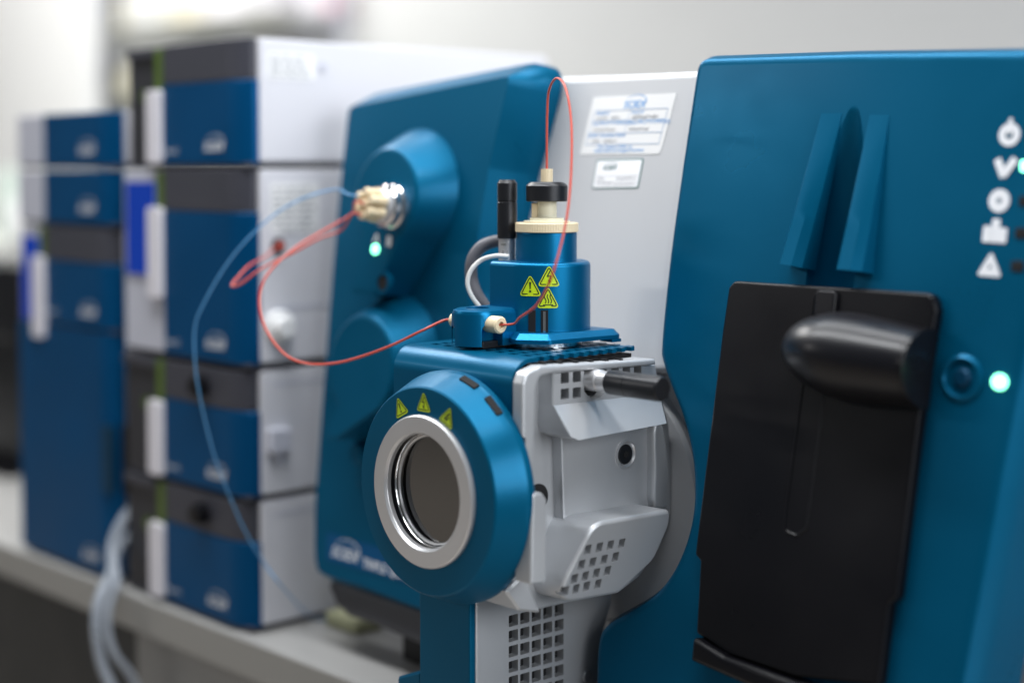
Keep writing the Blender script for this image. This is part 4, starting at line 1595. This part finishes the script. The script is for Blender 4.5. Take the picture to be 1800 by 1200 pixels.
def carton(px0, px1, z, h, m, label):
    x0, x1 = fs.px(px0, 100)[0], fs.px(px1, 100)[0]
    tag(obj('carton', box(B(), x0, SY + 0.03, z + 0.0005, x1, SY + 0.22, z + h, 0.003), m), label, 'box')


carton(205, 262, shz[0], 0.20, 'sticker', 'white carton on the upper shelf between bottles')
carton(282, 338, shz[0], 0.16, 'beige', 'beige carton on the upper shelf')
carton(345, 410, shz[0], 0.15, 'offwhite', 'pale lilac carton at the right end of the upper shelf')
bottle(185, shz[0], 0.035, 0.18, 'amber', 'amber bottle at the left of the upper shelf')
bottle(272, shz[0], 0.020, 0.15, 'palegreen', 'slim pale green bottle between two cartons on the upper shelf', 'palegreen')
bottle(184, shz[1], 0.030, 0.12, 'peekpale', 'cream bottle on the middle shelf')
bottle(208, shz[1], 0.028, 0.10, 'amber', 'short amber jar on the middle shelf')
carton(225, 300, shz[1], 0.14, 'sticker', 'white carton on the middle shelf behind the stack')
carton(310, 420, shz[1], 0.13, 'partition', 'wide white carton on the middle shelf behind the stack')
bottle(178, shz[2], 0.034, 0.18, 'sticker', 'white bottle on the lower shelf', 'palegreen')
bottle(204, shz[2], 0.032, 0.15, 'amber', 'amber bottle on the lower shelf beside the white bottle')
# wall dispenser
fw = front(2.24)
t = thing('dispenser', 'white wall dispenser with grey nozzle and pink tab high on the back wall', 'dispenser', fw.hit(515, 40))
x0, z0 = fw.px(486, 62)
x1, z1 = fw.px(560, -70)
obj('case', box(B(), x0, 2.23, z0 + 0.05, x1, 2.347, z1, 0.01), 'offwhite', t)
obj('nozzle', box(B(), x0 + 0.01, 2.25, z0 + 0.015, x1 - 0.03, 2.34, z0 + 0.048, 0.004), 'greyplastic', t)
x2, z2 = fw.px(572, 8)
obj('tab', box(B(), x2 - 0.02, 2.26, z2 - 0.02, x2 + 0.02, 2.34, z2 + 0.03, 0.004), 'pink', t)
# far left end of the bench
fb = front(0.22)


def bench_item(px0, px1, py0, py1):
    x0, z1 = fb.px(px0, py0)
    x1, z0 = fb.px(px1, py1)
    return x0, x1, z0, z1


x0, x1, z0, z1 = bench_item(-90, 27, 457, 600)
t = thing('monitor', 'black box-like monitor at the far left beside the far stack', 'monitor', ((x0 + x1) / 2, 0.26, 0))
obj('case', box(B(), x0, 0.22, z0, x1, 0.36, z1, 0.004), 'black', t)
obj('stand', box(B(), x0 + 0.02, 0.26, 0.002, x1 - 0.006, 0.32, z0 - 0.0005, 0.004), 'black', t)
obj('stand_base', box(B(), x0 - 0.02, 0.20, 0.0, x1, 0.38, 0.0018), 'black', t)
for (px_, py_, rr, hh, m, lb) in ((8, 300, 0.040, 0.13, 'palegreen', 'pale green jar high at the left edge behind the monitor'), (6, 400, 0.036, 0.11, 'sticker', 'white round jar at the left edge above the monitor')):
    pass
t = thing('supply_stand', 'cream shelf post with white jar and green jar at the left edge', 'stand', (fs.px(-10, 100)[0], 1.2, 0))
f12 = front(0.62)
xx, zz_ = f12.px(-6, 420)
obj('stand_board', box(B(), xx - 0.4, 0.58, zz_ - 0.02, xx + 0.03, 0.80, zz_, 0.002), 'shelf', t)
obj('stand_post', box(B(), xx - 0.02, 0.70, 0.0, xx + 0.01, 0.74, zz_ - 0.0205), 'shelf', t)
for (px_, rr, hh, m, lb) in ((7, 0.030, 0.09, 'sticker', 'round white jar standing on the small board at the left edge'), (-14, 0.03, 0.16, 'palegreen', 'pale green bottle beside the round white jar at the left edge')):
    x_ = f12.px(px_, 380)[0]
    q = B()
    lathe(q, top(zz_ + 0.0004).at(x_, 0.66), [(rr * 0.9, 0), (rr, 0.006), (rr, hh * 0.7), (rr * 0.7, hh)], 24, 0, 0, True, True)
    tag(obj('jar' if rr < 1 else '', q, m), lb, 'jar')
